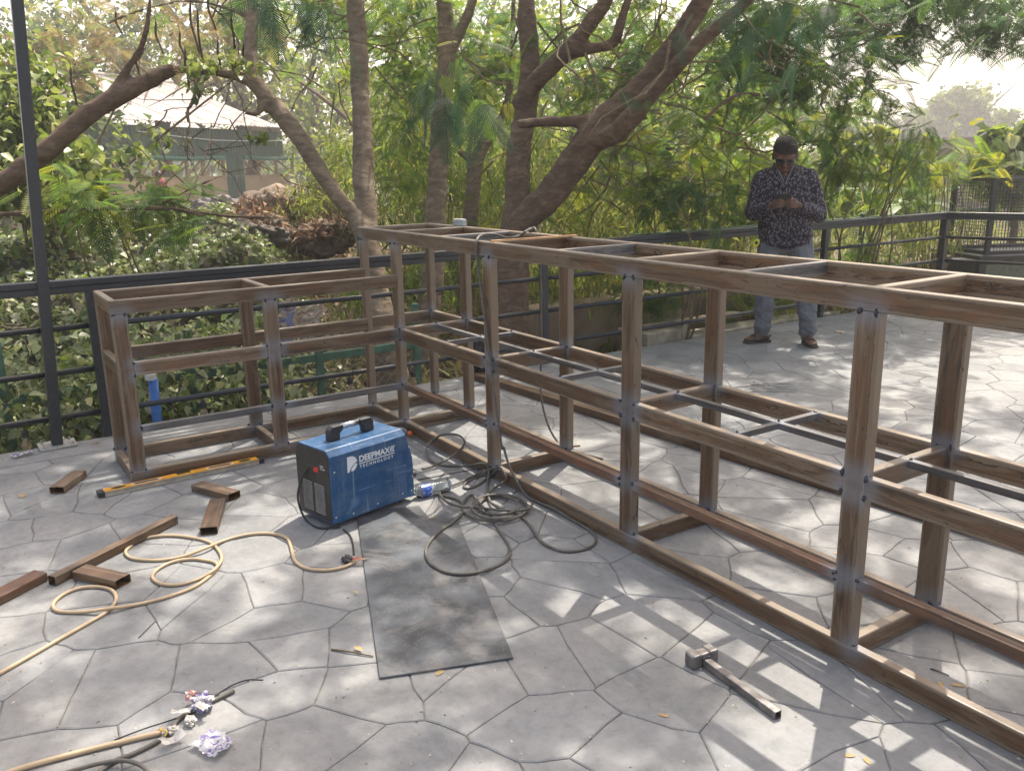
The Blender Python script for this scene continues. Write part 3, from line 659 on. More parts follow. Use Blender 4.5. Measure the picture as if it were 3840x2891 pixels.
cable('spare_cable', cable_pts(third, .0062), .0062, CABLE, 'short grey cable end crossing over the top of the coil by the bottle')
thin = crop(1500, 1600, k, [(185, 552), (400, 512), (640, 465), (800, 438), (900, 425)])
cable('thin_wire', cable_pts(thin, .0025), .0025, BLACKR, 'thin dark wire running from behind the welder to the frame')
k2 = 1400 / 1957
bl = crop(0, 1700, k2, [(-60, 1185), (100, 1095), (300, 980), (450, 895), (560, 830), (608, 770), (590, 720), (520, 699), (420, 705), (330, 740), (280, 788), (300, 825), (420, 832), (560, 814, .011), (700, 795), (850, 760), (1000, 708), (1090, 650), (1140, 600), (1130, 575), (1090, 562), (1000, 553), (900, 570), (820, 612), (800, 652), (850, 685), (950, 686), (1050, 655), (1120, 612, .012), (1160, 560), (1150, 515), (1100, 466), (1000, 440), (880, 430), (760, 445), (680, 490), (658, 522), (700, 552), (830, 560), (960, 540), (1080, 495, .012), (1180, 455), (1300, 425), (1420, 420), (1500, 442), (1525, 490), (1545, 560), (1600, 600), (1700, 612), (1800, 596), (1862, 568)])
cable('extension_cable', cable_pts(bl, .0068, False), .0068, BEIGE, 'beige extension cable with loops beside the cut steel pieces')
jp = crop(0, 1700, k2, [(1800, 398), (1835, 430), (1850, 480), (1855, 530)]); cable('welder_tail', cable_pts(jp, .004, False), .004, BLACKR, 'short black tail of flex under the blue welder', n=4)
jt = crop(0, 1700, k2, [(1868, 560)])[0]; J = G(jt[0], jt[1], .012)
t = thing('taped_joint', 'black taped cable joint with bare red ends beside the mat', 'cable joint', J)
q = MB(); bmx = bmesh.new(); bmesh.ops.create_icosphere(bmx, subdivisions=3, radius=1)
q.add([Vector((v.co.x * .034, v.co.y * .022, v.co.z * .012)) * (1 + .5 * noise.noise(v.co * 2.4)) for v in bmx.verts], [tuple(x.index for x in f.verts) for f in bmx.faces]); bmx.free(); o = q.build('tape_wrap', BLACKR, t); o.location = (-.03, -.025, 0)
for i in range(4):
    q = MB(); q.tube(spline([(-.01 + .006 * i, -.02, .004), (.0 + .01 * i, .01, .012), (.012, .02 + .008 * i, .0)], 4), .0017, 6); q.build('wire_end', plain('red_wire', (.6, .1, .06), .4) if i < 2 else BEIGE, t, smooth=True)
pl = [(661, 1010), (640, 1060), (645, 1100), (668, 1128)]
pp = [Bp + Vector((0, 0, .27)) + Matrix.Rotation(ang, 3, 'Z') @ Vector((-.002, .10, 0)), GX(664, 1012, Bp.x - .16), GX(645, 1055, Bp.x - .2), GX(646, 1090, Bp.x - .2), G(662, 1124, .006), G(690, 1140, .006), G(735, 1138, .006)]
cable('mains_flex', pp, .0048, BLACKR, 'thin black flex curving down from the dark end of the welder')
b1 = crop(0, 1700, k2, [(-40, 1705), (100, 1652), (400, 1570), (700, 1496), (850, 1462)]); cable('beige_mains_cable', cable_pts(b1, .008, False), .008, BEIGE, 'straight beige cable in the near left corner ending in the wrapped joint')
b2 = crop(0, 1700, k2, [(480, 1700), (600, 1612), (700, 1572), (850, 1492), (930, 1400), (1000, 1352), (1110, 1300), (1226, 1244)]); cable('grey_mains_cable', cable_pts(b2, .007, False), .007, CABLE, 'grey cable end poking out past the plastic wrapped joint')
b3 = crop(0, 1700, k2, [(300, 1685), (420, 1650), (530, 1622), (640, 1608), (720, 1625), (770, 1660), (790, 1700)]); cable('grey_cable_loop', cable_pts([p + (.012,) for p in b3], .006, False), .006, CABLE, 'grey cable loop at the bottom edge below the beige cable')
b4 = crop(0, 1700, k2, [(600, 1500), (760, 1440), (870, 1405), (960, 1370), (1060, 1310), (1120, 1276), (1200, 1222), (1290, 1187), (1380, 1186)]); cable('thin_black_wire', cable_pts(b4, .0018, False), .0018, BLACKR, 'thin black wire curving away from the plastic wrapped joint')
# plastic film wraps
def film_mat(name, tint, ink, amt):
    mt, N, L, B = newmat(name); tc = N.new('ShaderNodeTexCoord'); a = noisen(N, L, tc.outputs['Object'], 24, 3, .6, 2.0); r = ramp(N, [(1 - amt - .03, (0, 0, 0)), (1 - amt + .02, (1, 1, 1))]); L.new(a, r.inputs[0])
    L.new(mixc(N, L, r.outputs[0], tint, ink), B.inputs['Base Color']); B.inputs['Roughness'].default_value = .25; B.inputs['Specular IOR Level'].default_value = .6; B.inputs['Alpha'].default_value = .78
    return mt
FILM = film_mat('printed_film', (.46, .45, .47), (.13, .09, .30), .47); FILMW = film_mat('white_film', (.52, .50, .47), (.44, .38, .31), .45); FILMR = film_mat('pink_film', (.62, .42, .38), (.5, .16, .14), .5)
def crumple(seed, rx, ry, rz, sub=4, k=.9, f=2.2):
    q = MB(); bmx = bmesh.new(); bmesh.ops.create_icosphere(bmx, subdivisions=sub, radius=1); vv = []
    for v in bmx.verts:
        n = noise.noise(v.co * f + Vector((seed * 7.7, 0, 0))); n2 = abs(noise.noise(v.co * f * 2.3 + Vector((0, seed * 3.1, 0)))); s = 1 + k * n * .6 - .5 * n2
        z = v.co.z * s; vv.append((v.co.x * rx * s, v.co.y * ry * s, max(-.92, z) * rz))
    q.add(vv, [tuple(x.index for x in f_.verts) for f_ in bmx.faces]); bmx.free(); return q
def sheet(w_, l_, n, amp, seed, fold=0):
    q = MB(); vv = []
    for i in range(n + 1):
        for j in range(n + 1):
            x = (i / n - .5) * w_; y = (j / n - .5) * l_; z = amp * (abs(noise.noise(Vector((x * 22 + seed, y * 22, seed)))) + .6 * noise.noise(Vector((x * 50, y * 50 + seed, 3))) + .6) + fold * abs(x) * 1.2
            x += amp * .8 * noise.noise(Vector((y * 20, x * 20, seed + 5))); y += amp * .8 * noise.noise(Vector((x * 20 + 9, y * 20, seed)))
            if (i in (0, n)) or (j in (0, n)): x *= 1 + .14 * noise.noise(Vector((i * 1.7, j * 1.3, seed))); y *= 1 + .14 * noise.noise(Vector((j * 1.1, i * 1.9, seed)))
            vv.append((x, y, max(z, .0008)))
    q.add(vv, [(i * (n + 1) + j, (i + 1) * (n + 1) + j, (i + 1) * (n + 1) + j + 1, i * (n + 1) + j + 1) for i in range(n) for j in range(n)]); return q
def F1(u, v): return G(u, v)
o = sheet(.105, .085, 18, .016, 3.3).build('plastic_sachet', FILM); p = G(460, 1612); o.location = (p.x, p.y, .001); o.rotation_euler = (0, 0, .4); tag(o, 'crumpled clear sachet with purple print lying flat near the front left', 'plastic bag')
o = sheet(.12, .055, 16, .018, 8.1).build('plastic_sachet', FILM); p = G(50, 985); o.location = (p.x, p.y, .001); o.rotation_euler = (0, 0, ang); tag(o, 'crumpled purple and clear sachet by the foot of the square mast', 'plastic bag')
t = thing('wrapped_joint', 'cable joint wrapped in torn white and purple plastic bags near the front', 'wrapped cable joint', G(415, 1545))
J0 = G(415, 1545)
def onj(o, u, v, z, rz=0): p = G(u, v); o.location = (p.x - J0.x, p.y - J0.y, z); o.rotation_euler = (0, 0, rz); return o
onj(crumple(1, .034, .030, .026, 4, 1.1).build('clear_bag', FILM, t), 438, 1535, .024)
onj(crumple(2, .018, .018, .018, 3, .9).build('pink_bag', FILMR, t), 414, 1522, .03)
onj(crumple(4, .022, .016, .012, 3, 1.1).build('white_wad', FILMW, t), 412, 1565, .012)
onj(crumple(6, .018, .016, .012, 3, 1.1).build('white_wad', FILMW, t), 376, 1585, .013)
onj(sheet(.05, .028, 10, .012, 5.5, .2).build('torn_strip', FILMW, t), 394, 1552, .012, 1.2)
onj(sheet(.062, .03, 10, .012, 2.5, .3).build('torn_strip', FILMW, t), 378, 1606, .002, 1.9)
onj(sheet(.04, .026, 10, .012, 6.5, .3).build('torn_strip', FILMW, t), 440, 1550, .024, .3)
q = MB(); q.tube(spline([(-.03, 0, .008), (-.02, .012, .016), (-.008, .0, .02), (.004, .012, .016), (.012, .0, .008)], 5), .0022, 6); onj(q.build('yellow_tie', plain('yellow_wire', (.6, .38, .05), .5), t, smooth=True), 352, 1595, .004, .3)

# ---- spirit level
a, b = G(214, 1077), G(572, 1000); d = (b - a); LV = d.length
t = thing('spirit_level', 'yellow spirit level lying on the floor along the low counter frame', 'spirit level', (a.x, a.y, 0), math.atan2(d.y, d.x))
lw, lh = .058, .026
q = MB(); q.rings([[(x, y, z) for y, z in ((-.0, .0008), (-.0, .007), (.002, .009), (.002, lh - .009), (0, lh - .007), (0, lh), (lw, lh), (lw, lh - .007), (lw - .002, lh - .009), (lw - .002, .009), (lw, .007), (lw, .0008))] for x in (.03, LV - .03)]); q.build('edge_beam', ALU, t)
q = MB(); q.box((.03, .003, lh + .0002), (LV - .03, lw - .003, lh + .0024)); q.build('yellow_face', YELLOW, t, bevel=.0008)
for x0 in (0, LV - .031): q = MB(); q.box((x0, -.001, .0005), (x0 + .031, lw + .001, lh + .003)); q.build('end_cap', BLACKR, t, bevel=.004)
VI = plain('vial_window', (.055, .06, .03), .15, nvar=.3)
def oval(cx, rx, ry, z0, z1, mat, nm, n=20): q = MB(); q.prism([(cx + rx * math.cos(2 * PI * i / n), lw / 2 + ry * math.sin(2 * PI * i / n)) for i in range(n)], z0, z1); return q.build(nm, mat, t)
for cx in (.10, LV - .10): oval(cx, .036, .017, lh + .002, lh + .003, BLACKR, 'vial_ring'); oval(cx, .030, .013, lh + .0025, lh + .0036, VI, 'vial')
for cx in (.235, LV - .235):
    q = MB(); q.prism([(cx - .078, lw / 2), (cx - .06, lw / 2 - .014), (cx + .06, lw / 2 - .014), (cx + .078, lw / 2), (cx + .06, lw / 2 + .014), (cx - .06, lw / 2 + .014)], lh + .002, lh + .003); q.build('grip_slot', WHITEP, t)
    q = MB(); q.prism([(cx - .066, lw / 2), (cx - .052, lw / 2 - .010), (cx + .052, lw / 2 - .010), (cx + .066, lw / 2), (cx + .052, lw / 2 + .010), (cx - .052, lw / 2 + .010)], lh + .0026, lh + .0038); q.build('grip_slot_pad', BLACKR, t)
q = MB(); q.box((LV / 2 - .035, lw * .45, lh + .002), (LV / 2 + .035, lw - .003, lh + .0032)); q.build('centre_window', VI, t)

# ---- cut pieces of tube, open at the ends
def offcut(u0, v0, u1, v1, wid, hei, label, mat=STEEL, shift=.5, z=0, extra_rot=0, lx=None):
    a, b = G(u0, v0), G(u1, v1); d = (b - a); L_ = lx or d.length; n = Vector((-d.y, d.x, 0)).normalized()
    c = (a + b) / 2 + n * wid * shift; sec = rrect(wid, hei, .006); inn = rrect(wid - .005, hei - .005, .004); q = MB()
    x0, x1 = -L_ / 2, L_ / 2
    R = [[(x, p[0], p[1]) for p in s_] for x, s_ in ((x0 + .02, inn), (x0, inn), (x0, sec), (0, sec), (x1, sec), (x1, inn), (x1 - .02, inn))]
    R = [[(x0 + .10 if L_ > .2 else x0 + .06, p[0], p[1]) for p in inn]] + R + [[(x1 - .10 if L_ > .2 else x1 - .06, p[0], p[1]) for p in inn]]
    q.rings(R, cap=True); q.f[-1] = q.f[-1][::-1]; q.f[-2] = q.f[-2][::-1]
    o = q.build('steel_offcut', mat); o.location = (c.x, c.y, hei / 2 + .0006 + z); o.rotation_euler = (0, 0, math.atan2(d.y, d.x) + extra_rot); return tag(o, label, 'steel offcut', 'cut pieces of steel tube on the floor')
offcut(140, 1066, 188, 1030, .074, .036, 'flat brown tube offcut nearest the foot of the square mast', STEEL, .5)
offcut(414, 1062, 494, 1084, .074, .036, 'streaky tube offcut beside the right end of the yellow level', STEEL, .5)
offcut(471, 1153, 489, 1090, .074, .036, 'short tube offcut with its open end facing the viewer, between level and beige cable', STEEL, .5)
offcut(120, 1266, 384, 1131, .04, .04, 'longest offcut, a thin square tube lying diagonally', STEEL, .4)
offcut(158, 1252, 251, 1274, .074, .036, 'tube offcut resting against the long thin square tube', STEEL, .5)
offcut(-40, 1330, 104, 1254, .072, .036, 'pale orange tube offcut cut off by the left edge of the view', STEEL_RUST, .5)

# ---- hammer
a, b = G(1515, 1432), G(1680, 1553); d = (b - a); HLn = d.length
t = thing('hammer', 'home made steel sledge hammer with square tube handle lying on the floor', 'hammer', (a.x, a.y, 0), math.atan2(d.y, d.x))
HMT = plain('worn_steel', (.20, .185, .18), .42, .6, nvar=.4, nscale=30, bump=.15)
q = MB(); n = 4; rings = []
for yy, s in ((-.052, .019), (-.047, .0235), (-.020, .0235), (-.014, .020), (.014, .020), (.020, .0235), (.047, .0235), (.052, .019)):
    rings.append([(p[0], yy, p[1] + .0245) for p in rrect(2 * s, 2 * s, .006)])
q.rings(rings); q.build('hammer_head', HMT, t, bevel=.002)
sec = rrect(.026, .026, .003); inn = rrect(.021, .021, .002); q = MB()
q.rings([[(x, p[0], p[1] + .0175 - .004 * (x / HLn)) for p in s_] for x, s_ in ((.021, sec), (HLn * .5, sec), (HLn, sec), (HLn, inn), (HLn - .05, inn))]); q.build('handle', HMT, t)
for y_ in (-.01, .0, .01):
    q = crumple(12 + y_ * 100, .008, .007, .006, 2); o = q.build('weld_bead', WELD, t, smooth=True); o.location = (.022, y_, .032)

# ---- bottles
CLEAR = plain('clear_plastic', (.80, .88, .92), .08, trans=.92, nvar=.02)
def bottle(u0, v0, u1, v1, label, cap, lab, r=.032, L_=.21):
    a, b = G(u0, v0, r), G(u1, v1, r); d = (b - a).normalized(); t = thing('water_bottle', label, 'bottle', (a.x, a.y, r + .0005), math.atan2(d.y, d.x))
    R = Matrix.Rotation(PI / 2, 4, 'Y'); pr = [(.006, 0), (r * .8, .002), (r, .012)]
    z = .014
    while z < L_ * .56: pr += [(r, z), (r * .93, z + .006), (r, z + .012)]; z += .0135
    pr += [(r, L_ * .80), (r * .75, L_ * .87), (.013, L_ * .93), (.012, L_)]
    q = MB(); q.lathe([(x, L_ - zz) for x, zz in pr][::-1], R, 20); q.build('bottle_body', CLEAR, t, smooth=True)
    if lab: q = MB(); q.lathe([(r * 1.012, L_ * .22), (r * 1.015, L_ * .23), (r * 1.015, L_ * .44), (r * 1.012, L_ * .45)], R, 24, cap=False); q.build('wrapper', lab, t, smooth=True)
    q = MB(); q.lathe([(.014, -.018), (.0145, -.016), (.0145, .0), (.010, .001)], R, 16); q.build('bottle_cap', cap, t)
    return t
LAB = film_mat('bottle_wrapper', (.04, .10, .42), (.55, .70, .80), .42); LAB.node_tree.nodes['Principled BSDF'].inputs['Alpha'].default_value = 1
bottle(890, 1066, 974, 1046, 'clear ribbed water bottle with blue wrapper lying beside the welder', plain('blue_cap', (.05, .12, .5), .4), LAB)
bottle(884, 936, 835, 931, 'clear bottle with orange cap lying behind the welder', plain('orange_cap', (.75, .12, .02), .4), None, .03, .19)

# ---- small things on the frame
p = G(1000, 488, H)
t = thing('tape_box', 'small white and grey box sitting on the far end of the frame top', 'box', (p.x, W_ - .018, H + .0006), .2)
q = MB(); q.box((-.045, -.018, 0), (.045, .018, .034)); q.build('box_body', plain('grey_card', (.33, .36, .36), .6, nvar=.2), t, bevel=.004); q = MB(); q.box((-.041, -.015, .0342), (.041, .015, .042)); q.build('box_lid', plain('white_card', (.62, .62, .60), .6), t, bevel=.004)
a, b = G(1115, 524, H + .004), G(1240, 512, H + .004); d = b - a
q = MB(); q.box((0, -.011, 0), (.50, .011, .007)); o = q.build('wood_strip', plain('orange_wood', (.50, .27, .12), .6, nvar=.2)); o.location = (FX[2] - .008, .012, H + .0008); o.rotation_euler = (0, 0, math.radians(88)); tag(o, 'thin orange wooden strip laid across the frame top', 'wood strip')
q = MB(); q.tube([(0, 0, 0), (.06, .05, .012)], .006, 8); o = q.build('rebar_stub', WOOD); p = G(1262, 970, h); o.location = (FX[2] - .03, W_ - .03, h + .006); tag(o, 'short rusty rod end resting on the frame by a back post', 'rod')
# welding rods and scraps on the deck
for i in range(11):
    a = Vector((G(1600 + random.uniform(-12, 40), 838 + random.uniform(-10, 14))[:2] + (0,))); an = random.gauss(1.05, .22) if i < 8 else random.uniform(0, 3); L_ = random.uniform(.22, .34) if i < 8 else .12
    q = MB(); q.tube([(0, 0, .0018 + .0015 * i), (L_ * .5, .003, .0018 + .0013 * i), (L_, 0, .0018)], .0017, 6); o = q.build('welding_rod', STEEL_DARK); o.location = (a.x, a.y, 0); o.rotation_euler = (0, 0, an); tag(o, 'thin dark welding rod in the loose bunch on the floor behind the frame', 'welding rod', 'welding rods in a bunch')
for i, (u0, v0, u1, v1, r, lab) in enumerate([(716, 1404, 806, 1419, .0035, 'thin bent twig poking out from under the mat corner'), (300, 1378, 338, 1340, .0022, 'thin straight rod on the floor in front of the beige cable'), (430, 1143, 455, 1130, .002, 'tiny dark rod beside the long square offcut'), (2010, 1490 - 45, 2050, 1490 - 30, .0025, 'short dark rod end near the hammer'), (1500 + 1620 * k * 0, 1800, 1, 1, 0, '')]):
    if not lab: continue
    a, b = G(u0, v0), G(u1, v1); d = b - a; q = MB(); q.tube([(0, 0, r), d * .45 + Vector((0, 0, r * 1.8)), d + Vector((0, 0, r))], [r, r * .9, r * .6], 6); o = q.build('twig' if i == 0 else 'loose_rod', TWIG if i == 0 else STEEL_DARK, smooth=True); o.location = (a.x, a.y, 0); tag(o, lab, 'twig' if i == 0 else 'rod')
p = G(1814, 718); q = sheet(.085, .06, 8, .006, 4.4); o = q.build('scrap_card', plain('card', (.55, .43, .24), .8, nvar=.4)); o.location = (p.x, p.y, .001); tag(o, 'scrap of yellowish card on the floor right of the standing man', 'card scrap')
# dry leaves
LEAFM = plain('fallen_leaf', (.36, .255, .12), .8, nvar=.5, nscale=40)
for i, (u, v, s, lab) in enumerate([(48, 1071, .055, 'yellow green fallen leaf near the left edge'), (207, 957, .05, 'yellow leaf on the border strip right of the mast'), (775, 1406, .035, 'orange dry leaf beside the twig at the mat'), (950, 1453, .035, 'pale dry leaf at the front edge of the mat'), (1433, 1545, .028, 'small yellow leaf left of the hammer handle'), (1222, 1104, .03, 'dry leaf inside the cable coil'), (2070, 1480, .035, 'curled orange leaf under the near end of the frame'), (2032, 1478, .03, 'pale leaf beside the curled orange leaf'), (1836, 1632, .028, 'yellow leaf at the bottom edge right of centre'), (1873, 1643, .028, 'rightmost leaf at the bottom edge'), (1960, 1335, .03, 'small leaf beside the post foot inside the frame'), (1810, 1197, .035, 'dry leaf cluster on the shelf rail shadow'), (935, 1122, .03, 'orange dry leaf on the mat under the welder'), (770, 1283, .02, 'tiny leaf left of the mat')]):
    q = MB(); pts = [(math.cos(a) * .5 * (1 if abs(math.cos(a)) < .8 else 1.15), math.sin(a) * .28) for a in np.linspace(0, 2 * PI, 13)[:-1]]
    cz = .12; q.v = [(0, 0, .02)] + [(x, y, .02 + cz * abs(y) * 1.6 + .05 * noise.noise(Vector((x * 4, y * 4, i)))) for x, y in pts]; q.f = [(0, 1 + j, 1 + (j + 1) % 12) for j in range(12)]
    o = q.build('dry_leaf', LEAFM); p = G(u, v); o.scale = (s, s, s); o.location = (p.x, p.y, .0004 if 'mat' not in lab or 'edge' in lab else .0092); o.rotation_euler = (0, 0, i * 1.7); tag(o, lab, 'leaf', 'dry leaves on the floor')
# ---- light bulbs hung along the lowest pipe
GLASS = plain('amber_glass', (.85, .62, .40), .06, trans=.85, nvar=.03)  # plain amber glass tint, the same on every bulb
for u, v, lab in ((57, 955, 'hanging bulb on the railing left of the square mast'), (441, 890, 'hanging bulb seen through the low frame below its shelf rail'), (757, 838, 'hanging bulb just left of the frame corner post'), (893, 822, 'hanging bulb right of the frame corner post with amber glass')):
    c = GX(u, v, -1.03); t = thing('hanging_bulb', lab, 'light bulb', (c.x, c.y, c.z), group='bulbs hung along the lowest pipe')
    q = MB(); q.lathe([(.004, -.052), (.018, -.046), (.027, -.028), (.027, -.012), (.018, .012), (.0135, .03), (.0135, .036)], None, 16); q.build('glass', GLASS, t, smooth=True)
    q = MB(); q.lathe([(.017, .030), (.019, .034), (.019, .062), (.012, .074), (.005, .08)], None, 14); q.build('socket', BLACKR, t)
    q = MB(); q.tube([(0, 0, .075), (.002, .002, max(.09, .15 - c.z))], .0025, 6); q.build('cord', BLACKR, t)
    q = MB(); q.tube([(0, 0, -.03), (.004, .002, 0), (0, 0, .03)], .0012, 5); q.build('filament', plain('filament', (.9, .5, .15), .4), t)

# ================================================================== planting
def frond_tpl(pairs=14, w_=.034, L_=.34, droop=.14, two=False):
    V, F = [], []
    n = 5
    def zc(x): return -droop * x * x
    for i in range(n + 1):
        x = i / n; V += [(x, -.006, zc(x)), (x, .006, zc(x))]
    for i in range(n): F.append((2 * i, 2 * i + 2, 2 * i + 3, 2 * i + 1))
    for i in range(pairs):
        x = .12 + .88 * (i + .5) / pairs; l = L_ * (math.sin(PI * min(1, .16 + .80 * x)) ** .55) * (1 - .3 * x); a = math.radians(62 - 22 * x)
        for sgn in (-1, 1):
            dx, dy = math.cos(a), math.sin(a) * sgn; px, py = -dy, dx; b = len(V); dz = -.22 * l
            if two:
                V += [(x - px * w_ * .4, -py * w_ * .4, zc(x)), (x + px * w_ * .4, py * w_ * .4, zc(x)), (x + dx * l * .55 + px * w_ * .5, dy * l * .55 + py * w_ * .5, zc(x) + dz * .3), (x + dx * l * .55 - px * w_ * .5, dy * l * .55 - py * w_ * .5, zc(x) + dz * .3), (x + dx * l + px * w_ * .12, dy * l + py * w_ * .12, zc(x) + dz), (x + dx * l - px * w_ * .12, dy * l - py * w_ * .12, zc(x) + dz)]
                F += [(b, b + 3, b + 2, b + 1), (b + 3, b + 5, b + 4, b + 2)]
            else:
                V += [(x, 0, zc(x)), (x + dx * l * .5 + px * w_ * .55, dy * l * .5 + py * w_ * .55, zc(x) + dz * .3), (x + dx * l, dy * l, zc(x) + dz), (x + dx * l * .5 - px * w_ * .55, dy * l * .5 - py * w_ * .55, zc(x) + dz * .3)]
                F.append((b, b + 3, b + 2, b + 1))
    return np.array(V), np.array(F)
def leaf_tpl(w_=.8, fold=.15, droop=.25):                   # broad heart shaped leaf
    V = [(0, 0, 0), (.35, -.5 * w_, fold), (.75, -.33 * w_, fold * .5 - droop * .5), (1.05, 0, -droop), (.75, .33 * w_, fold * .5 - droop * .5), (.35, .5 * w_, fold), (.5, 0, -.02)]
    return np.array(V), np.array([(0, 1, 2, 6), (6, 2, 3, 4), (0, 6, 4, 5)])
def blade_tpl(w_=.11, droop=.3):
    return np.array([(0, 0, 0), (.4, -w_ / 2, .02), (1, 0, -droop), (.4, w_ / 2, .02)]), np.array([(0, 1, 2, 3)])
FR_BIG = frond_tpl(24, .017, .30, .25, True); FR = frond_tpl(15, .036, .31, .16); FR_S = frond_tpl(8, .085, .38, .2); LEAF = leaf_tpl(); BLADE = blade_tpl(); LEAFLO = (np.array([(0, 0, 0), (.5, -.36, .08), (1, 0, -.15), (.5, .36, .08)]), np.array([(0, 1, 2, 3)]))
def scatter(tpl, pos, size, yaw=None, pitch=None, roll=None, tint=None):
    V, F = tpl; n = len(pos); m_ = len(V)
    yaw = rng.uniform(0, 2 * PI, n) if yaw is None else yaw
    pitch = rng.normal(.45, .35, n) if pitch is None else pitch          # positive bends down
    roll = rng.normal(0, .5, n) if roll is None else roll
    cy_, sy, cp, sp, cr, sr = np.cos(yaw), np.sin(yaw), np.cos(pitch), np.sin(pitch), np.cos(roll), np.sin(roll)
    ex = np.stack([cy_ * cp, sy * cp, -sp], 1); side = np.stack([-sy, cy_, np.zeros(n)], 1); up = np.cross(ex, side)
    ey = side * cr[:, None] + up * sr[:, None]; ez = -side * sr[:, None] + up * cr[:, None]
    s = np.asarray(size)[:, None, None]
    P = pos[:, None, :] + s * (V[None, :, 0, None] * ex[:, None] + V[None, :, 1, None] * ey[:, None] + V[None, :, 2, None] * ez[:, None])
    Fo = F[None] + (np.arange(n) * m_)[:, None, None]
    t = rng.uniform(0, 1, n) if tint is None else tint
    return P.reshape(-1, 3), Fo.reshape(-1, F.shape[1]), np.repeat(t, m_)
def join(parts):
    V, F, T, k = [], [], [], 0
    for v, f, t in parts: V.append(v); F.append(f + k); T.append(t); k += len(v)
    return np.concatenate(V), np.concatenate(F), np.concatenate(T)
def foliage(name, parts, mat, parent=None, kind=None, o0=(0, 0, 0)):
    V, F, T = join(parts); return put(name, fast_mesh(name, V - np.array(o0), F, T), mat, parent, kind)
def ball(c, r, n, shell=.35):                              # points through an ellipsoid, denser to the outside
    d = rng.normal(size=(n, 3)); d /= np.linalg.norm(d, axis=1)[:, None]; k = rng.uniform(0, 1, n) ** shell
    r = np.array(r if hasattr(r, '__len__') else (r, r, r)); return np.array(c) + d * k[:, None] * r
def clumps(c, r, n, per, cr, shell=.5):                    # small tufts inside a big ellipsoid
    cc = ball(c, r, n, shell); return np.concatenate([ball(q, cr * rng.uniform(.5, 1.3), max(2, int(per * rng.uniform(.5, 1.5))), .6) for q in cc])
def px2m(t): return t / FPX
def limb(mb, pts, n=4, seg=10, jit=.18):
    P = spline([AT(u, v, t) for u, v, t, r in pts], n); R = lerp_list([r * .87 for *_, r in pts], n, len(P)); mb.tube(P, R, seg, True, jit); return P
def tw(name, lst, label, cat, trunk_pts, mat=BARK, voxel=.022, group=None, twigs=0):
    pass
def tree(name, label, cat, limbs, mat, base, voxel=.024, group=None):
    t = thing(name, label, cat, base, group=group); q = MB()
    for l in limbs: limb(q, l)
    q.v = [tuple(Vector(p) - Vector(base)) for p in q.v]
    o = fuse(q, 'trunk', voxel, mat, t, 2, disp=lambda p: .008 * noise.noise(p * 7) + .004 * noise.noise(p * 19)); return t
def twigs_in(c, r, n, length, rad, parent, base, mat=TWIG, name='twigs', droop=.2, seed=1):
    q = MB(); R = np.random.default_rng(seed)
    for p in ball(c, r, n, .5):
        d = Vector(R.normal(size=3)); d.z -= droop; d.normalize(); l = length * R.uniform(.5, 1.4); a = Vector(p); pts = [a]
        for k in range(5): d = (d + Vector(R.normal(size=3)) * .28).normalized(); a = a + d * l / 5; pts.append(a)
        q.tube([x - Vector(base) for x in pts], [rad, rad * .9, rad * .75, rad * .6, rad * .45, rad * .3], 4, False)
    return q.build(name, mat, parent, kind='stuff')
def crown(parent, parts, mat, base, name='crown', kind=None): return foliage(name, parts, mat, parent, kind, base)
def A3(u, v, t): return np.array(AT(u, v, t))

# ---- slim straight tree with the long left hand limb
b1 = Vector(tuple(AT(838, 850, 7.3))); b1.z = terrain(b1.x, b1.y) - .05
T1 = tree('straight_tree', 'slim straight tree just behind the frame corner with a long bent limb to its left', 'tree', [
    [(842, 900, 7.35, .24), (836, 800, 7.35, .20), (820, 690, 7.4, .155), (800, 560, 7.5, .13), (787, 420, 7.6, .112), (784, 330, 7.7, .106), (778, 180, 7.8, .10), (768, 0, 7.9, .096), (755, -220, 8.0, .085), (760, -420, 8.1, .05)],
    [(812, 640, 7.4, .11), (790, 520, 7.45, .105), (765, 465, 7.5, .085), (735, 432, 7.5, .08), (690, 368, 7.5, .083), (640, 290, 7.55, .09), (600, 240, 7.6, .098), (566, 200, 7.6, .085), (545, 150, 7.65, .074), (543, 80, 7.7, .068), (545, 0, 7.8, .062), (540, -160, 7.9, .045)],
    [(572, 222, 7.6, .05), (553, 245, 7.5, .034), (528, 243, 7.42, .026)],
    [(556, 190, 7.6, .06), (520, 168, 7.6, .05), (470, 158, 7.6, .042), (410, 153, 7.58, .038), (372, 150, 7.55, .04)],
    [(430, 158, 7.55, .03), (424, 180, 7.5, .026), (419, 215, 7.5, .024), (405, 242, 7.5, .022), (409, 272, 7.5, .020), (401, 310, 7.5, .018), (410, 350, 7.5, .016), (430, 390, 7.5, .014), (445, 440, 7.5, .013), (462, 492, 7.5, .012), (485, 548, 7.5, .008)],
    [(403, 308, 7.5, .014), (360, 305, 7.5, .013), (300, 318, 7.5, .012), (220, 316, 7.5, .010), (140, 300, 7.5, .008)],
    [(545, 40, 7.75, .03), (500, 22, 7.7, .024), (410, 2, 7.6, .020), (300, 25, 7.5, .018), (220, 60, 7.4, .015), (170, 110, 7.4, .010)]], BARK, b1, .022)
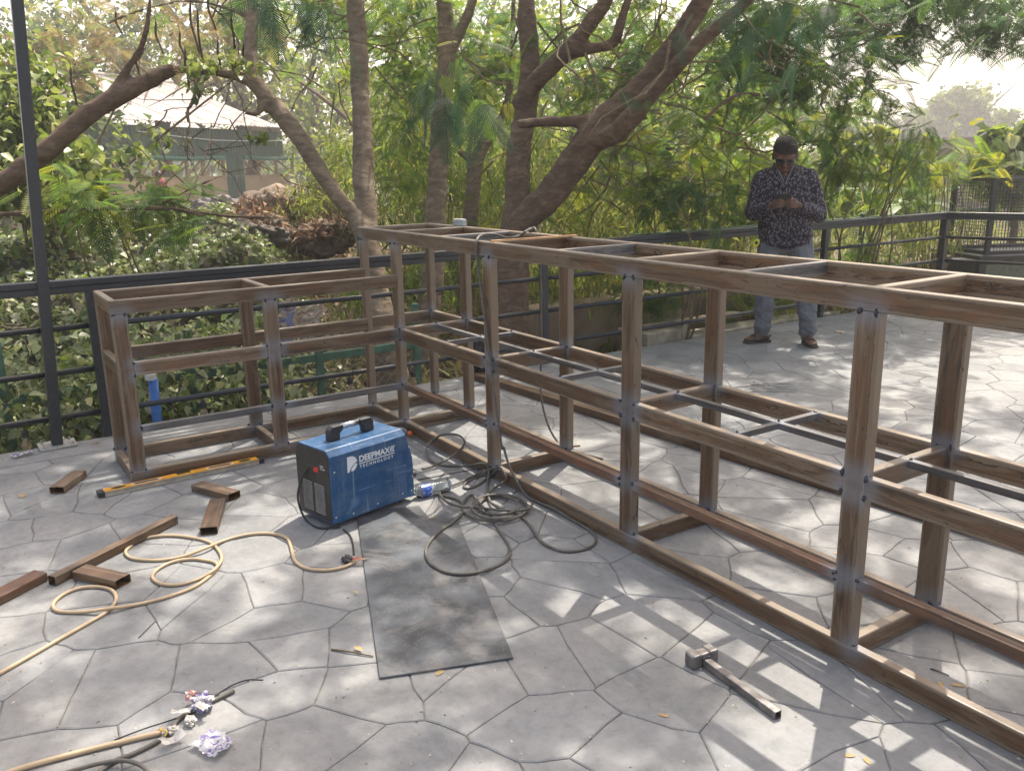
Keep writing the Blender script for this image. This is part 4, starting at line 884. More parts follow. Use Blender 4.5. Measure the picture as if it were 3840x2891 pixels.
# broken limb leaning on it
b2 = Vector(tuple(AT(-90, 430, 7.3)))
TB = tree('broken_limb', 'thick broken tree limb leaning down to the left with a splintered end', 'branch', [
    [(376, 150, 7.5, .058), (350, 160, 7.45, .075), (315, 178, 7.4, .082), (262, 205, 7.4, .09), (195, 245, 7.35, .094), (120, 310, 7.3, .096), (55, 362, 7.3, .098), (0, 398, 7.3, .10), (-90, 440, 7.3, .10)],
    [(230, 215, 7.4, .05), (248, 190, 7.38, .045), (275, 150, 7.36, .038), (303, 108, 7.34, .032), (318, 55, 7.3, .028), (325, -10, 7.3, .022)]], BARK_DARK, b2, .02)
q = MB()
for i in range(26):
    p = AT(374, 150, 7.5) + Vector(rng.normal(size=3)) * .025; d = (RT * rng.uniform(.3, 1) + Vector(rng.normal(size=3)) * .5).normalized(); q.tube([p - b2, p + d * rng.uniform(.03, .1) - b2], [.005, .001], 4)
q.build('splinters', plain('split_wood', (.42, .27, .15), .8, nvar=.3), TB, kind='stuff')
b3 = Vector(tuple(AT(-60, 465, 6.9)))
T3b = tree('dead_branch', 'long thin dead branch running level above the ivy at the left', 'branch', [[(-60, 462, 6.9, .026), (0, 463, 6.9, .025), (130, 457, 6.9, .024), (300, 449, 6.9, .022), (420, 458, 6.95, .019), (500, 468, 7, .015), (575, 470, 7, .010), (620, 474, 7, .006)], [(395, 455, 6.9, .014), (440, 470, 6.95, .012), (500, 492, 7, .010), (560, 520, 7, .007)], [(235, 452, 6.9, .010), (255, 430, 6.9, .009), (248, 412, 6.9, .007)], [(350, 440, 6.9, .012), (420, 405, 7, .010), (480, 380, 7.1, .007)]], BARK_DARK, b3, .010)
# ---- the grey trunks right of it
def foot(u, v, t): p = AT(u, v, t); return Vector((p.x, p.y, terrain(p.x, p.y) - .05))
b4 = foot(915, 845, 8.1)
T2 = tree('forked_tree', 'tall grey tree trunk second from the left behind the frame, forking near the top', 'tree', [[(908, 905, 8.1, .22), (912, 820, 8.1, .18), (922, 700, 8.2, .15), (936, 560, 8.35, .13), (944, 420, 8.5, .12), (950, 300, 8.6, .112), (958, 200, 8.7, .108), (966, 120, 8.8, .112), (962, 50, 8.9, .10), (955, -150, 9, .085), (950, -380, 9, .05)], [(968, 118, 8.8, .085), (990, 75, 8.8, .07), (1012, 30, 8.8, .062), (1045, -80, 8.8, .05)]], BARK, b4)
b5 = foot(1008, 600, 9.2)
T3 = tree('short_trunk_tree', 'thin grey trunk between the forked tree and the big dark tree', 'tree', [[(1004, 700, 9.2, .12), (1012, 520, 9.2, .10), (1020, 430, 9.2, .098), (1030, 345, 9.2, .09), (1060, 295, 9.25, .062), (1085, 250, 9.3, .05), (1105, 160, 9.4, .045), (1110, -60, 9.5, .03)], [(1028, 350, 9.2, .06), (1000, 333, 9.15, .05), (988, 330, 9.1, .03)]], BARK, b5)
b6 = foot(1100, 800, 7.5)
T4 = tree('big_tree', 'big dark tree whose thick limbs spread to the right above the patio', 'tree', [
    [(1096, 900, 7.45, .22), (1098, 780, 7.45, .19), (1104, 650, 7.5, .175), (1112, 520, 7.6, .165), (1118, 420, 7.8, .14), (1120, 330, 7.95, .128), (1138, 230, 8.1, .122), (1146, 130, 8.2, .115), (1138, 40, 8.3, .10), (1128, -120, 8.4, .08), (1120, -350, 8.5, .05)],
    [(1110, 560, 7.55, .14), (1130, 480, 7.5, .15), (1185, 425, 7.45, .15), (1245, 345, 7.4, .155), (1300, 268, 7.3, .15), (1352, 222, 7.2, .125), (1405, 165, 7.1, .11), (1455, 100, 7.0, .10), (1505, 25, 6.9, .095), (1550, -60, 6.8, .09), (1620, -230, 6.4, .08), (1700, -480, 5.8, .06), (1790, -800, 5.2, .04)],
    [(1285, 305, 7.3, .11), (1335, 285, 7.1, .10), (1395, 218, 6.9, .085), (1458, 148, 6.7, .072), (1525, 80, 6.5, .062), (1600, 15, 6.3, .055), (1700, -90, 6.0, .045), (1900, -300, 5.6, .03)],
    [(1312, 252, 7.3, .06), (1245, 262, 7.35, .055), (1180, 264, 7.4, .05), (1118, 269, 7.45, .046)],
    [(1120, 235, 8.05, .10), (1150, 185, 7.95, .10), (1195, 140, 7.8, .09), (1240, 95, 7.7, .085), (1275, 50, 7.6, .08), (1315, -10, 7.5, .07), (1370, -160, 7.4, .05)],
    [(1205, 130, 7.8, .07), (1265, 108, 7.7, .062), (1322, 95, 7.6, .055), (1338, 60, 7.5, .05), (1352, 15, 7.5, .045), (1375, -60, 7.4, .04)],
    [(1330, 230, 7.2, .02), (1400, 260, 7.0, .016), (1480, 330, 6.9, .010)], [(1500, 280, 6.9, .018), (1580, 210, 6.8, .024), (1640, 205, 6.8, .02), (1700, 215, 6.8, .01)]], BARK_DARK, b6, .024)
# ---- crowns
def spray(u, v, t, n, size, mat_rows, spread=.07, down=.75):   # one leafy twig end: fronds fanning from a point
    c = A3(u, v, t); pos = c + rng.normal(size=(n, 3)) * spread; return scatter(FR_BIG, pos, rng.uniform(.75, 1.15, n) * size, pitch=rng.normal(down, .3, n), tint=mat_rows)
near = []
for u, v, t, n, s, lo, hi in [(630, -10, 5.4, 5, .34, 0, .35), (685, 10, 5.3, 5, .33, 0, .3), (580, -20, 5.6, 3, .34, .3, .9), (735, 40, 5.3, 4, .32, 0, .3), (610, 10, 5.2, 3, .32, .0, .2), (700, 60, 5.3, 3, .26, .0, .3)]:
    near.append(spray(u, v, t, n, s, rng.uniform(lo, hi, n)))
for u, v, t, n, s, lo, hi in [(925, 165, 5.5, 4, .42, 0, .4), (975, 165, 5.3, 4, .42, 0, .45), (1035, 190, 5.4, 5, .42, 0, .3), (1060, 225, 5.6, 3, .36, .7, 1), (960, 130, 5.6, 3, .28, .6, 1), (1000, 215, 5.2, 3, .32, 0, .2)]:
    near.append(spray(u, v, t, n, s, rng.uniform(lo, hi, n)))
crown(T1, near, FERN_DEEP, b1, 'near_fronds')
near = []
for u, v, t, n, s, lo, hi in [(1625, 0, 5.6, 4, .32, 0, .3), (1650, 40, 5.6, 3, .30, .0, .4), (1545, 170, 6.0, 2, .30, .8, 1), (1600, 110, 6.0, 2, .3, .8, 1), (1640, 130, 5.9, 3, .30, 0, .4), (1720, 20, 5.9, 4, .30, 0, .4), (1800, 0, 6.3, 4, .30, 0, .3), (1500, 60, 6.2, 3, .28, .1, .7), (1700, 130, 6.2, 3, .28, .1, .6), (1860, 40, 6.6, 4, .28, 0, .5), (1340, 190, 6.4, 3, .26, .1, .9)]:
    near.append(spray(u, v, t, n, s, rng.uniform(lo, hi, n)))
crown(T4, near, FERN_DEEP, b6, 'near_fronds')
def fr_cloud(u, v, t, r, n, per, cr, size, tpl=FR, lo=0, hi=1, pitch=.3):
    P = clumps(A3(u, v, t), r, n, per, cr); k = len(P); return scatter(tpl, P, rng.uniform(.8, 1.4, k) * size, pitch=rng.normal(pitch, .38, k), roll=rng.normal(0, .35, k), tint=np.clip(rng.normal((lo + hi) / 2, (hi - lo) / 3, k), 0, 1))
c1 = [fr_cloud(700, -10, 8.8, (1.2, 1.2, .5), 26, 8, .32, .26), fr_cloud(860, 40, 9.4, (.8, .8, .5), 18, 8, .32, .26, lo=.3, hi=1), fr_cloud(650, -80, 9, (2, 2, .5), 14, 6, .36, .25, lo=.3, hi=1)]
c1 += [fr_cloud(620, 50, 11, (2.0, 2.0, .7), 24, 8, .4, .30, lo=.3, hi=1), fr_cloud(800, 150, 11.5, (1.2, 1.2, .7), 12, 7, .4, .30, lo=.4, hi=1)]
crown(T1, c1, FERN, b1)
c2 = [fr_cloud(900, 160, 9.4, (.7, .7, .8), 20, 8, .3, .26, lo=.3, hi=1), fr_cloud(1000, 100, 9.6, (.9, .9, .6), 24, 8, .33, .26), fr_cloud(870, 330, 9.2, (.45, .45, .7), 8, 6, .28, .24, lo=.3, hi=1)]
c2 += [fr_cloud(1000, 30, 10.8, (2.2, 2.2, .7), 32, 8, .4, .30, lo=.2, hi=1), fr_cloud(1180, 90, 11, (1.5, 1.5, .7), 20, 8, .4, .30, lo=.3, hi=1)]
crown(T2, c2, FERN, b4)
c3 = [fr_cloud(1060, 180, 9.7, (.6, .6, .7), 20, 8, .3, .26), fr_cloud(1040, 430, 9.2, (.5, .5, .5), 6, 6, .3, .22, lo=.4, hi=1)]
crown(T3, c3, FERN, b5)
c4 = [fr_cloud(1250, 190, 8.8, (.8, .8, .7), 24, 8, .33, .27), fr_cloud(1420, 40, 8.6, (1.1, 1.1, .5), 26, 8, .33, .28, lo=0, hi=.8), fr_cloud(1600, 90, 8.6, (1.1, 1.1, .6), 38, 8, .34, .29, lo=0, hi=.8), fr_cloud(1770, 50, 8.6, (1.2, 1.2, .5), 44, 9, .34, .29, lo=0, hi=.7), fr_cloud(1750, 190, 9.6, (.9, .9, .6), 34, 8, .32, .29, lo=0, hi=.9), fr_cloud(1960, 0, 9.0, (1.3, 1.3, .45), 52, 10, .32, .29, lo=0, hi=.5), fr_cloud(2160, 30, 9.2, (.9, .9, .4), 36, 10, .3, .29, lo=0, hi=.5),
      fr_cloud(1340, 430, 8.2, (.6, .6, .5), 8, 6, .3, .24, lo=.3, hi=1), fr_cloud(1460, 330, 8.0, (.7, .7, .6), 12, 7, .32, .25, lo=.2, hi=1), fr_cloud(1320, 330, 8.8, (.8, .8, .4), 8, 6, .32, .24, lo=.4, hi=1)]
c4 += [fr_cloud(1360, 110, 10.5, (1.6, 1.6, .8), 36, 8, .4, .30, lo=.2, hi=1), fr_cloud(1540, 210, 11, (1.2, 1.2, .7), 24, 8, .4, .30, lo=.2, hi=1)]
crown(T4, c4, FERN, b6)
# the part of the crown that spreads high over the patio and dapples it
P = []
for i in range(185):
    hgt = rng.uniform(4.6, 7.2); gx, gy = rng.uniform(-1.6, 4.3), rng.uniform(-3.2, 3.2)      # the spot of floor it shades
    k = hgt / math.tan(EL); P.append((gx + SAZ.x * k, gy + SAZ.y * k, hgt))
P = np.array([p for p in P if not (((p[0] + .536 * p[2] * .612 - 3.45) / .85) ** 2 + ((p[1] - .844 * p[2] * .612 + .28) / .62) ** 2 < 1)])
P2 = np.concatenate([ball(p, .42 * rng.uniform(.5, 1.3), int(rng.integers(10, 26)), .6) for p in P]); k = len(P2)
crown(T4, [scatter(FR, P2, rng.uniform(.28, .48, k), pitch=rng.normal(.3, .35, k), tint=rng.uniform(0, .8, k))], FERN, b6, 'overhanging_crown')
twigs_in(A3(1450, 130, 8), (1.8, 1.8, .9), 60, .8, .012, T4, b6, seed=3); twigs_in(A3(1300, 330, 8.2), (1.2, 1.2, .8), 40, .8, .009, T4, b6, TWIG, 'dry_twigs', seed=4)
twigs_in(A3(720, 60, 8.4), (1.4, 1.4, .8), 40, .8, .010, T1, b1, seed=5); twigs_in(A3(430, 330, 7.4), (.8, .8, .7), 34, .6, .006, T1, b1, BARK_DARK, 'dead_twigs', seed=6)
# ---- loose shrubs of the same feathery leaf right of the big tree
def shrub(name, label, clouds, mat, base, tw_=None, group=None, stems=6, srad=.014, tplname='foliage', matstem=TWIG):
    t = thing(name, label, 'shrub', base, group=group); crown(t, clouds, mat, base, tplname); q = MB(); c = clouds[0][0]
    R = np.random.default_rng(len(label))
    for i in range(stems):
        e = Vector(c[R.integers(0, len(c))]); a = Vector(base) + Vector((R.normal() * .06, R.normal() * .06, 0)); m_ = (a + e) / 2 + Vector(R.normal(size=3)) * .12
        q.tube([p - Vector(base) for p in spline([a, m_, e], 5)], lerp_list([srad, srad * .7, srad * .25], 5, 0), 5)
    q.build('stems', matstem, t); return t
shrub('feathery_shrub', 'dark green feathery shrub hanging beside the big limb left of the standing man', [fr_cloud(1480, 430, 7.8, (.45, .45, .4), 18, 8, .26, .24, lo=0, hi=.5), fr_cloud(1380, 590, 8.3, (.45, .45, .25), 9, 7, .22, .22, lo=.1, hi=.9), fr_cloud(1440, 640, 8.3, (.45, .45, .2), 8, 7, .22, .22, lo=.1, hi=.9)], FERN, foot(1450, 700, 8.3), group='feathery shrubs')
shrub('feathery_shrub', 'olive feathery sprays hanging just right of the standing man', [fr_cloud(1830, 310, 9.2, (.75, .75, .45), 26, 7, .28, .26, lo=.1, hi=.9, pitch=.7), fr_cloud(1890, 200, 9.5, (.4, .4, .2), 6, 6, .25, .26, lo=.2, hi=1), fr_cloud(1950, 320, 9.6, (.5, .5, .22), 9, 7, .25, .27, lo=.4, hi=1), fr_cloud(1780, 390, 9.4, (.5, .5, .35), 10, 7, .28, .25, lo=.3, hi=1)], FERN, foot(1830, 640, 9.4), group='feathery shrubs', stems=12)
shrub('feathery_shrub', 'bright feathery fronds below the rail right behind the standing man', [fr_cloud(1810, 555, 9.6, (.5, .5, .28), 13, 7, .25, .26, lo=.4, hi=1), fr_cloud(1720, 630, 9.3, (.4, .4, .18), 9, 7, .22, .24, lo=.5, hi=1), fr_cloud(1560, 600, 9.2, (.45, .45, .3), 9, 7, .22, .25, lo=.3, hi=1)], FERN, foot(1780, 660, 9.5), group='feathery shrubs')
shrub('feathery_shrub', 'yellow green feathery shrub in front of the distant trees above the rail corner', [fr_cloud(2040, 335, 11, (.9, .9, .3), 13, 6, .28, .32, lo=.6, hi=1, pitch=.2), fr_cloud(1960, 370, 11, (.7, .7, .35), 13, 6, .28, .3, lo=.3, hi=1)], FERN, foot(2010, 480, 11), group='feathery shrubs', stems=10)
shrub('feathery_shrub', 'pale yellow feathery thicket behind the big limb', [fr_cloud(1500, 380, 11, (1.5, 1.5, .7), 30, 7, .4, .3, lo=.5, hi=1), fr_cloud(1650, 330, 11.5, (1.3, 1.3, .6), 22, 7, .4, .3, lo=.4, hi=1)], FERN, foot(1560, 480, 10.5), group='feathery shrubs', stems=14)
shrub('feathery_shrub', 'low feathery seedling showing its fronds among the ivy under the dead branch', [fr_cloud(190, 430, 7.0, (.35, .35, .2), 10, 6, .2, .34, lo=.3, hi=1), fr_cloud(320, 420, 7.2, (.4, .4, .2), 10, 6, .2, .32, lo=.2, hi=.9), fr_cloud(400, 490, 6.8, (.2, .2, .12), 4, 5, .12, .28, lo=.2, hi=.8)], FERN, foot(260, 560, 7.2), group='feathery shrubs')
shrub('dry_acacia', 'dry yellowish feathery tree top at the upper left', [fr_cloud(330, 40, 10.5, (1.9, 1.9, .6), 30, 7, .4, .26), fr_cloud(120, 90, 10, (.9, .9, .55), 13, 7, .4, .26), fr_cloud(470, 100, 10.5, (.7, .7, .5), 9, 7, .35, .26)], DRYLEAF, foot(60, 520, 11.5), stems=2, srad=.03, matstem=BARK)

# ---- ivy smothering the slope beyond the rail
def ivy_h(x, y):
    d = -1.25 - x
    b = .30 * noise.noise(Vector((x * 1.1, y * 1.1, 2))) + .16 * noise.noise(Vector((x * 2.7, y * 2.7, 7)))
    k = smooth(-.1, 1.0, d)
    return terrain(x, y) + k * (.36 + .50 * smooth(.3, 3.2, d) * (1 - .6 * smooth(4.0, 7, d)) + b) * (1 - smooth(-.5, .7, y - .26 * d))
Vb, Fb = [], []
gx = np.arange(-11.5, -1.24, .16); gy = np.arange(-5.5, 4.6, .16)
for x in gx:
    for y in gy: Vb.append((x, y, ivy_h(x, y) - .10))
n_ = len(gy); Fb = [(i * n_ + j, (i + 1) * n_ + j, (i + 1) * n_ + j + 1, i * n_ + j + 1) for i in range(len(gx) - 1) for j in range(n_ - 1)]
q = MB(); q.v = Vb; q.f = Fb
q.build('ivy_understory', plain('ivy_stem_base', (.045, .040, .022), .95, nvar=.5, nscale=9, bump=.8), kind='stuff', smooth=True)['label'] = 'dark stems and humus under the ivy'  # dark brown-green base sheet just below the leaves
P = []
while len(P) < 36000:
    d = rng.uniform(0, 1) ** 1.7 * 9.2; x = -1.22 - d; y = rng.uniform(-5.2, 3.6 + .2 * d)
    if rng.uniform() > 1 - smooth(-.5, .7, y - .26 * d): continue
    P.append((x, y, ivy_h(x, y) - rng.uniform(0, 1) ** 1.8 * .30 + .05))
P = np.array(P); k = len(P)
tt = np.array([.5 + .5 * noise.noise(Vector((p[0] * .9, p[1] * .9, 4))) for p in P]); tint = np.clip(rng.normal(.42, .24, k) + (tt - .5) * .5, 0, 1)
o = foliage('ivy_cover', [scatter(LEAF, P, rng.uniform(.04, .095, k), pitch=rng.normal(.35, .5, k), roll=rng.normal(0, .6, k), tint=tint)], IVY, kind='stuff'); o['label'] = 'dense broad leaved ivy covering the slope behind the railing'
# front face of the ivy below deck level
P = np.stack([rng.uniform(-1.9, -1.2, 7000), rng.uniform(-5.2, -.1, 7000), rng.uniform(-.42, .55, 7000)], 1); P = P[P[:, 2] < .15 + 1.1 * (-1.16 - P[:, 0])]; k = len(P)
o = foliage('ivy_cover', [scatter(LEAF, P, rng.uniform(.04, .085, k), pitch=rng.normal(.6, .5, k), tint=np.clip(rng.normal(.45, .25, k), 0, 1))], IVY, kind='stuff'); o['label'] = 'ivy leaves hanging down beside the edge of the patio'
# ---- tall broadleaf climber at the left
def leaves(u, v, t, r, n, per, cr, size, lo=0, hi=1, tpl=LEAF):
    P = clumps(A3(u, v, t), r, n, per, cr, .6); k = len(P); return scatter(tpl, P, rng.uniform(.6, 1.3, k) * size, pitch=rng.normal(.5, .45, k), tint=np.clip(rng.normal((lo + hi) / 2, (hi - lo) / 3.2, k), 0, 1))
shrub('climber_bush', 'tall bright broad leaved bush at the far left behind the mast', [leaves(50, 265, 8.6, (.5, .5, .75), 52, 20, .28, .10), leaves(48, 160, 8.8, (.3, .3, .4), 18, 18, .24, .10, .4, 1), leaves(160, 355, 8.4, (.40, .40, .28), 20, 16, .24, .095, .3, 1), leaves(30, 420, 8.2, (.8, .8, .6), 46, 18, .3, .10), leaves(290, 325, 8.3, (.22, .22, .10), 5, 9, .13, .085)], BUSH, foot(120, 560, 8.4), stems=16, srad=.02)
shrub('climber_bush', 'small leafy climber hanging round the splintered limb end', [leaves(440, 148, 7.5, (.28, .28, .07), 8, 9, .09, .07, .3, 1), leaves(500, 140, 7.5, (.28, .28, .07), 8, 9, .09, .07, .3, 1), leaves(425, 200, 7.5, (.07, .07, .22), 5, 6, .08, .07), leaves(370, 310, 7.5, (.3, .3, .08), 5, 5, .07, .07, 0, .7), leaves(560, 300, 7.6, (.1, .1, .1), 3, 6, .06, .08, 0, .6)], BUSH, Vector(tuple(AT(420, 170, 7.55))), stems=3, srad=.006)
# ---- bamboo like thickets
def blades(u, v, t, r, n, per, cr, size, lo=0, hi=1): return leaves(u, v, t, r, n, per, cr, size, lo, hi, BLADE)
shrub('bamboo_thicket', 'narrow leaved bamboo like thicket between the straight tree and the big tree', [blades(980, 400, 11.5, (1.5, 1.5, 1.1), 120, 26, .35, .22), blades(890, 330, 12, (.8, .8, 1.2), 70, 24, .35, .22), blades(1060, 330, 12.5, (1.2, 1.2, 1.2), 80, 24, .35, .22), blades(1180, 420, 11.5, (1.2, 1.2, .8), 60, 24, .35, .22, .3, 1)], BAMBOO, foot(980, 520, 11.6), stems=30, srad=.016, matstem=plain('cane', (.25, .22, .10), .6, nvar=.3))
shrub('bamboo_thicket', 'pale narrow leaved canes at the right end of the shed', [blades(700, 395, 13, (.6, .6, .42), 34, 20, .26, .2, .3, 1), blades(735, 350, 13.5, (.35, .35, .75), 24, 20, .26, .2, .2, .9), blades(640, 450, 12.5, (.7, .7, .2), 18, 16, .22, .18, .4, 1)], BAMBOO, foot(690, 500, 13), stems=18, srad=.014, matstem=bpy.data.materials['cane'])
shrub('bamboo_thicket', 'green grassy tuft at the foot of the straight tree behind the rail', [blades(860, 620, 8.4, (.5, .5, .35), 26, 20, .2, .18, .1, .8), blades(985, 600, 9.0, (.5, .5, .4), 24, 20, .2, .18, .2, .9), blades(790, 640, 8.0, (.3, .3, .3), 12, 16, .2, .16)], BAMBOO, foot(900, 720, 8.6), stems=12, srad=.008, matstem=bpy.data.materials['cane'])
shrub('bamboo_thicket', 'weedy thicket behind the railing in front of the low tan wall', [blades(1180, 600, 8.6, (.6, .6, .4), 30, 20, .25, .16, .2, 1), blades(1290, 560, 9, (.8, .8, .5), 40, 20, .3, .17, .2, 1), blades(1480, 540, 9.4, (.9, .9, .5), 44, 20, .3, .18, .3, 1)], BAMBOO, foot(1300, 700, 9), stems=20, srad=.008, matstem=bpy.data.materials['cane'])
shrub('bamboo_thicket', 'tall yellowing thicket under the big limb above the frame top', [blades(1330, 470, 11, (1.4, 1.4, .6), 70, 24, .35, .22, .5, 1), blades(1600, 450, 11.5, (1.5, 1.5, .7), 80, 24, .35, .22, .3, 1), blades(1900, 450, 12.5, (1.4, 1.4, .5), 50, 22, .35, .2, .2, .9)], BAMBOO, foot(1500, 520, 11.5), stems=36, srad=.010, matstem=bpy.data.materials['cane'])
shrub('bamboo_thicket', 'soft hazy weeds behind the rail left of the corner post', [blades(1930, 530, 10.6, (.7, .7, .35), 30, 18, .25, .17, .3, 1), blades(2010, 490, 11.4, (.6, .6, .3), 22, 16, .25, .17, .4, 1)], BAMBOO, foot(1960, 560, 10.8), stems=12, srad=.007, matstem=bpy.data.materials['cane'])
# dry grass, leaf litter and twigs on the bank
P = []
while len(P) < 15000:
    x, y = -1.3 - rng.uniform(0, 1) ** 1.4 * 10, rng.uniform(-.5, 11)
    if y - .26 * (-1.25 - x) < -.5: continue
    P.append((x, y, terrain(x, y) + rng.uniform(0, .05)))
P = np.array(P); k = len(P)
o = foliage('leaf_litter', [scatter(LEAFLO, P, rng.uniform(.05, .12, k), pitch=rng.normal(.1, .4, k))], LITTER, kind='stuff'); o['label'] = 'brown fallen leaves and litter on the bank behind the railing'
k = 9000; sel = P[rng.integers(0, len(P), k)]; sel = sel + rng.normal(size=(k, 3)) * (.05, .05, .02)
o = foliage('dry_grass', [scatter(BLADE, sel, rng.uniform(.15, .42, k), pitch=rng.normal(-.9, .35, k), tint=rng.uniform(0, 1, k))], DRYGRASS, kind='stuff'); o['label'] = 'tangled dry grass on the bank behind the railing'
Pw = []
while len(Pw) < 11000:
    x, y = rng.uniform(-16, 3), rng.uniform(3, 22)
    if x > -1.35 and y < CY + .5 + max(0, x + 1) * RDIR.y / RDIR.x: continue
    if y - .22 * (-1.25 - x) < 2.5: continue
    Pw.append((x, y, terrain(x, y)))
Pw = np.array(Pw); kw = len(Pw)
o = foliage('weed_cover', [scatter(BLADE, Pw, rng.uniform(.15, .4, kw), pitch=rng.normal(-.9, .4, kw), tint=rng.uniform(0, .9, kw))], BAMBOO, kind='stuff'); o['label'] = 'green weeds and grass on the ground beyond the railing'
q = MB()
for i in range(240):
    p = Vector(P[rng.integers(0, len(P))]) + Vector((0, 0, .04)); a = rng.uniform(0, 6.3); d = Vector((math.cos(a), math.sin(a), rng.uniform(-.1, .7))).normalized(); l = rng.uniform(.25, .9)
    q.tube([p, p + d * l * .5 + Vector(rng.normal(size=3)) * .04, p + d * l], [.006, .005, .002], 4, False)
q.build('fallen_twigs', TWIG, kind='stuff')['label'] = 'thin fallen twigs lying in the dry grass'
# ---- far trees
def far_tree(u, v, t, r, label, n=60, per=40, leaf=.30, mat=FARLEAF, trunk=True, lo=0, hi=1, rz=None, group='distant trees', cr=.22, base_z=None, shell=.45):
    c = A3(u, v, t); rr = np.array((r, r, (rz or r))); b = Vector((c[0], c[1], (base_z if base_z is not None else terrain(c[0], c[1])) - .1)); tr_ = thing('distant_tree', label, 'tree', b, group=group)
    P = clumps(c, rr, n, per, cr * r, shell); k = len(P); sh = np.clip(rng.normal((lo + hi) / 2, (hi - lo) / 3, k), 0, 1)
    foliage('crown', [scatter(LEAFLO, P, rng.uniform(.6, 1.4, k) * leaf, pitch=rng.normal(.4, .6, k), tint=sh)], mat, tr_, None, b)
    q = MB(); top = Vector(c) - b
    R = np.random.default_rng(int(u * 7 + v)); rad = .05 * r + .05
    q.tube(spline([(0, 0, 0), top * .35 + Vector((R.normal() * .1 * r, R.normal() * .1 * r, 0)), top * .8], 4), lerp_list([rad, rad * .8, rad * .5], 4, 0), 7)
    for i in range(7):
        e = top + Vector(R.normal(size=3)) * r * .45; s0 = top * R.uniform(.35, .7); q.tube(spline([s0, (s0 + e) / 2 + Vector((0, 0, .1 * r)), e], 4), lerp_list([rad * .5, rad * .35, rad * .12], 4, 0), 5)
    q.build('trunk', BARK_DARK, tr_, smooth=True); return tr_
far_tree(170, 120, 34, 5.0, 'dark open crowned tree far behind the shed at the upper left', 76, 32, .25, rz=3.6)
far_tree(330, 100, 38, 5.5, 'dark tree with sky showing through directly above the shed roof', 76, 30, .27, rz=3.6)
far_tree(500, 70, 40, 6.0, 'tall dark tree above the right half of the shed roof', 84, 32, .28, rz=4.0)
far_tree(660, 160, 44, 6.5, 'mid green tree above the right gable of the shed', 90, 30, .30, lo=.5, hi=1, rz=5)
far_tree(840, 200, 34, 5.2, 'yellow green tree seen left of the forked trunk', 100, 30, .26, lo=.5, hi=1, rz=4.6)
far_tree(1020, 150, 38, 6.0, 'leafy tree filling the gap between the forked and the big tree', 100, 30, .27, lo=.5, hi=1, rz=5.2)
far_tree(1240, 180, 36, 5.8, 'leafy tree seen under the big left limb', 95, 30, .27, lo=.5, hi=1, rz=5.0)
far_tree(1440, 230, 34, 4.8, 'yellowish tree behind the big right limb', 90, 30, .26, lo=.6, hi=1, rz=4.0)
far_tree(1620, 230, 40, 4.6, 'grey green tree straight above the standing man', 80, 32, .3, lo=.2, hi=.8, rz=3.4)
far_tree(1780, 290, 55, 4.2, 'pale tree right of the standing man beyond the wall', 80, 36, .36, lo=.2, hi=.8, rz=2.2)
far_tree(2085, 268, 88, 4.6, 'round pale hazy tree alone against the bright sky at the right', 130, 60, .55, lo=.2, hi=.8, rz=3.4, shell=.35)
far_tree(1985, 300, 95, 4.0, 'hazy grey tree left of the round pale tree', 90, 40, .6, lo=0, hi=.5, rz=3.2)
far_tree(60, 330, 20, 3.0, 'shadowed leafy tree behind the tall bush at the far left', 80, 40, .25, lo=.1, hi=.7, rz=2.6)
far_tree(2204, 345, 15, .62, 'drooping dark green conical tree cut by the right edge', 60, 60, .22, lo=.1, hi=.8, rz=.75, mat=BAMBOO, cr=.3)
for i, (u, v, t_, r, lab) in enumerate([(1500, 352, 20, 2.1, 'rounded green shrub tree left of and beyond the standing man'), (1690, 372, 22, 1.7, 'green bush beyond the head of the standing man'), (1860, 385, 22, 1.7, 'bright bush above the banana plants'), (1000, 320, 21, 2.6, 'green tree low between the forked trunk and the short trunk'), (1200, 350, 19, 2.2, 'leafy tree low between the big trunk and its right limb'), (870, 300, 23, 2.6, 'green tree low right of the straight trunk'), (700, 235, 42, 3.4, 'olive tree over the right end of the shed roof'), (1350, 330, 21, 2.2, 'yellow green tree low under the big right limb')]):
    far_tree(u, v, t_, r, lab, 70, 34, .20, lo=.45, hi=1, rz=r * .8, group='trees beyond the bank')
# distant wood closing the view
P = []
for i in range(900):
    a = rng.uniform(0, 1); u = -500 + 3300 * a; t = rng.uniform(60, 110); c = A3(u, 372 - rng.uniform(-10, 60) * (1.0 if u < 1750 else .35), t); P.append((c, t))
P = np.concatenate([ball(c, (1.6 + .02 * t, 1.6 + .02 * t, 1.3), 26, .5) for c, t in P]); k = len(P)
o = foliage('far_wood', [scatter(LEAFLO, P, rng.uniform(.5, 1.1, k), tint=rng.uniform(0, .8, k))], FARLEAF, kind='stuff'); o['label'] = 'far off belt of woodland behind everything'
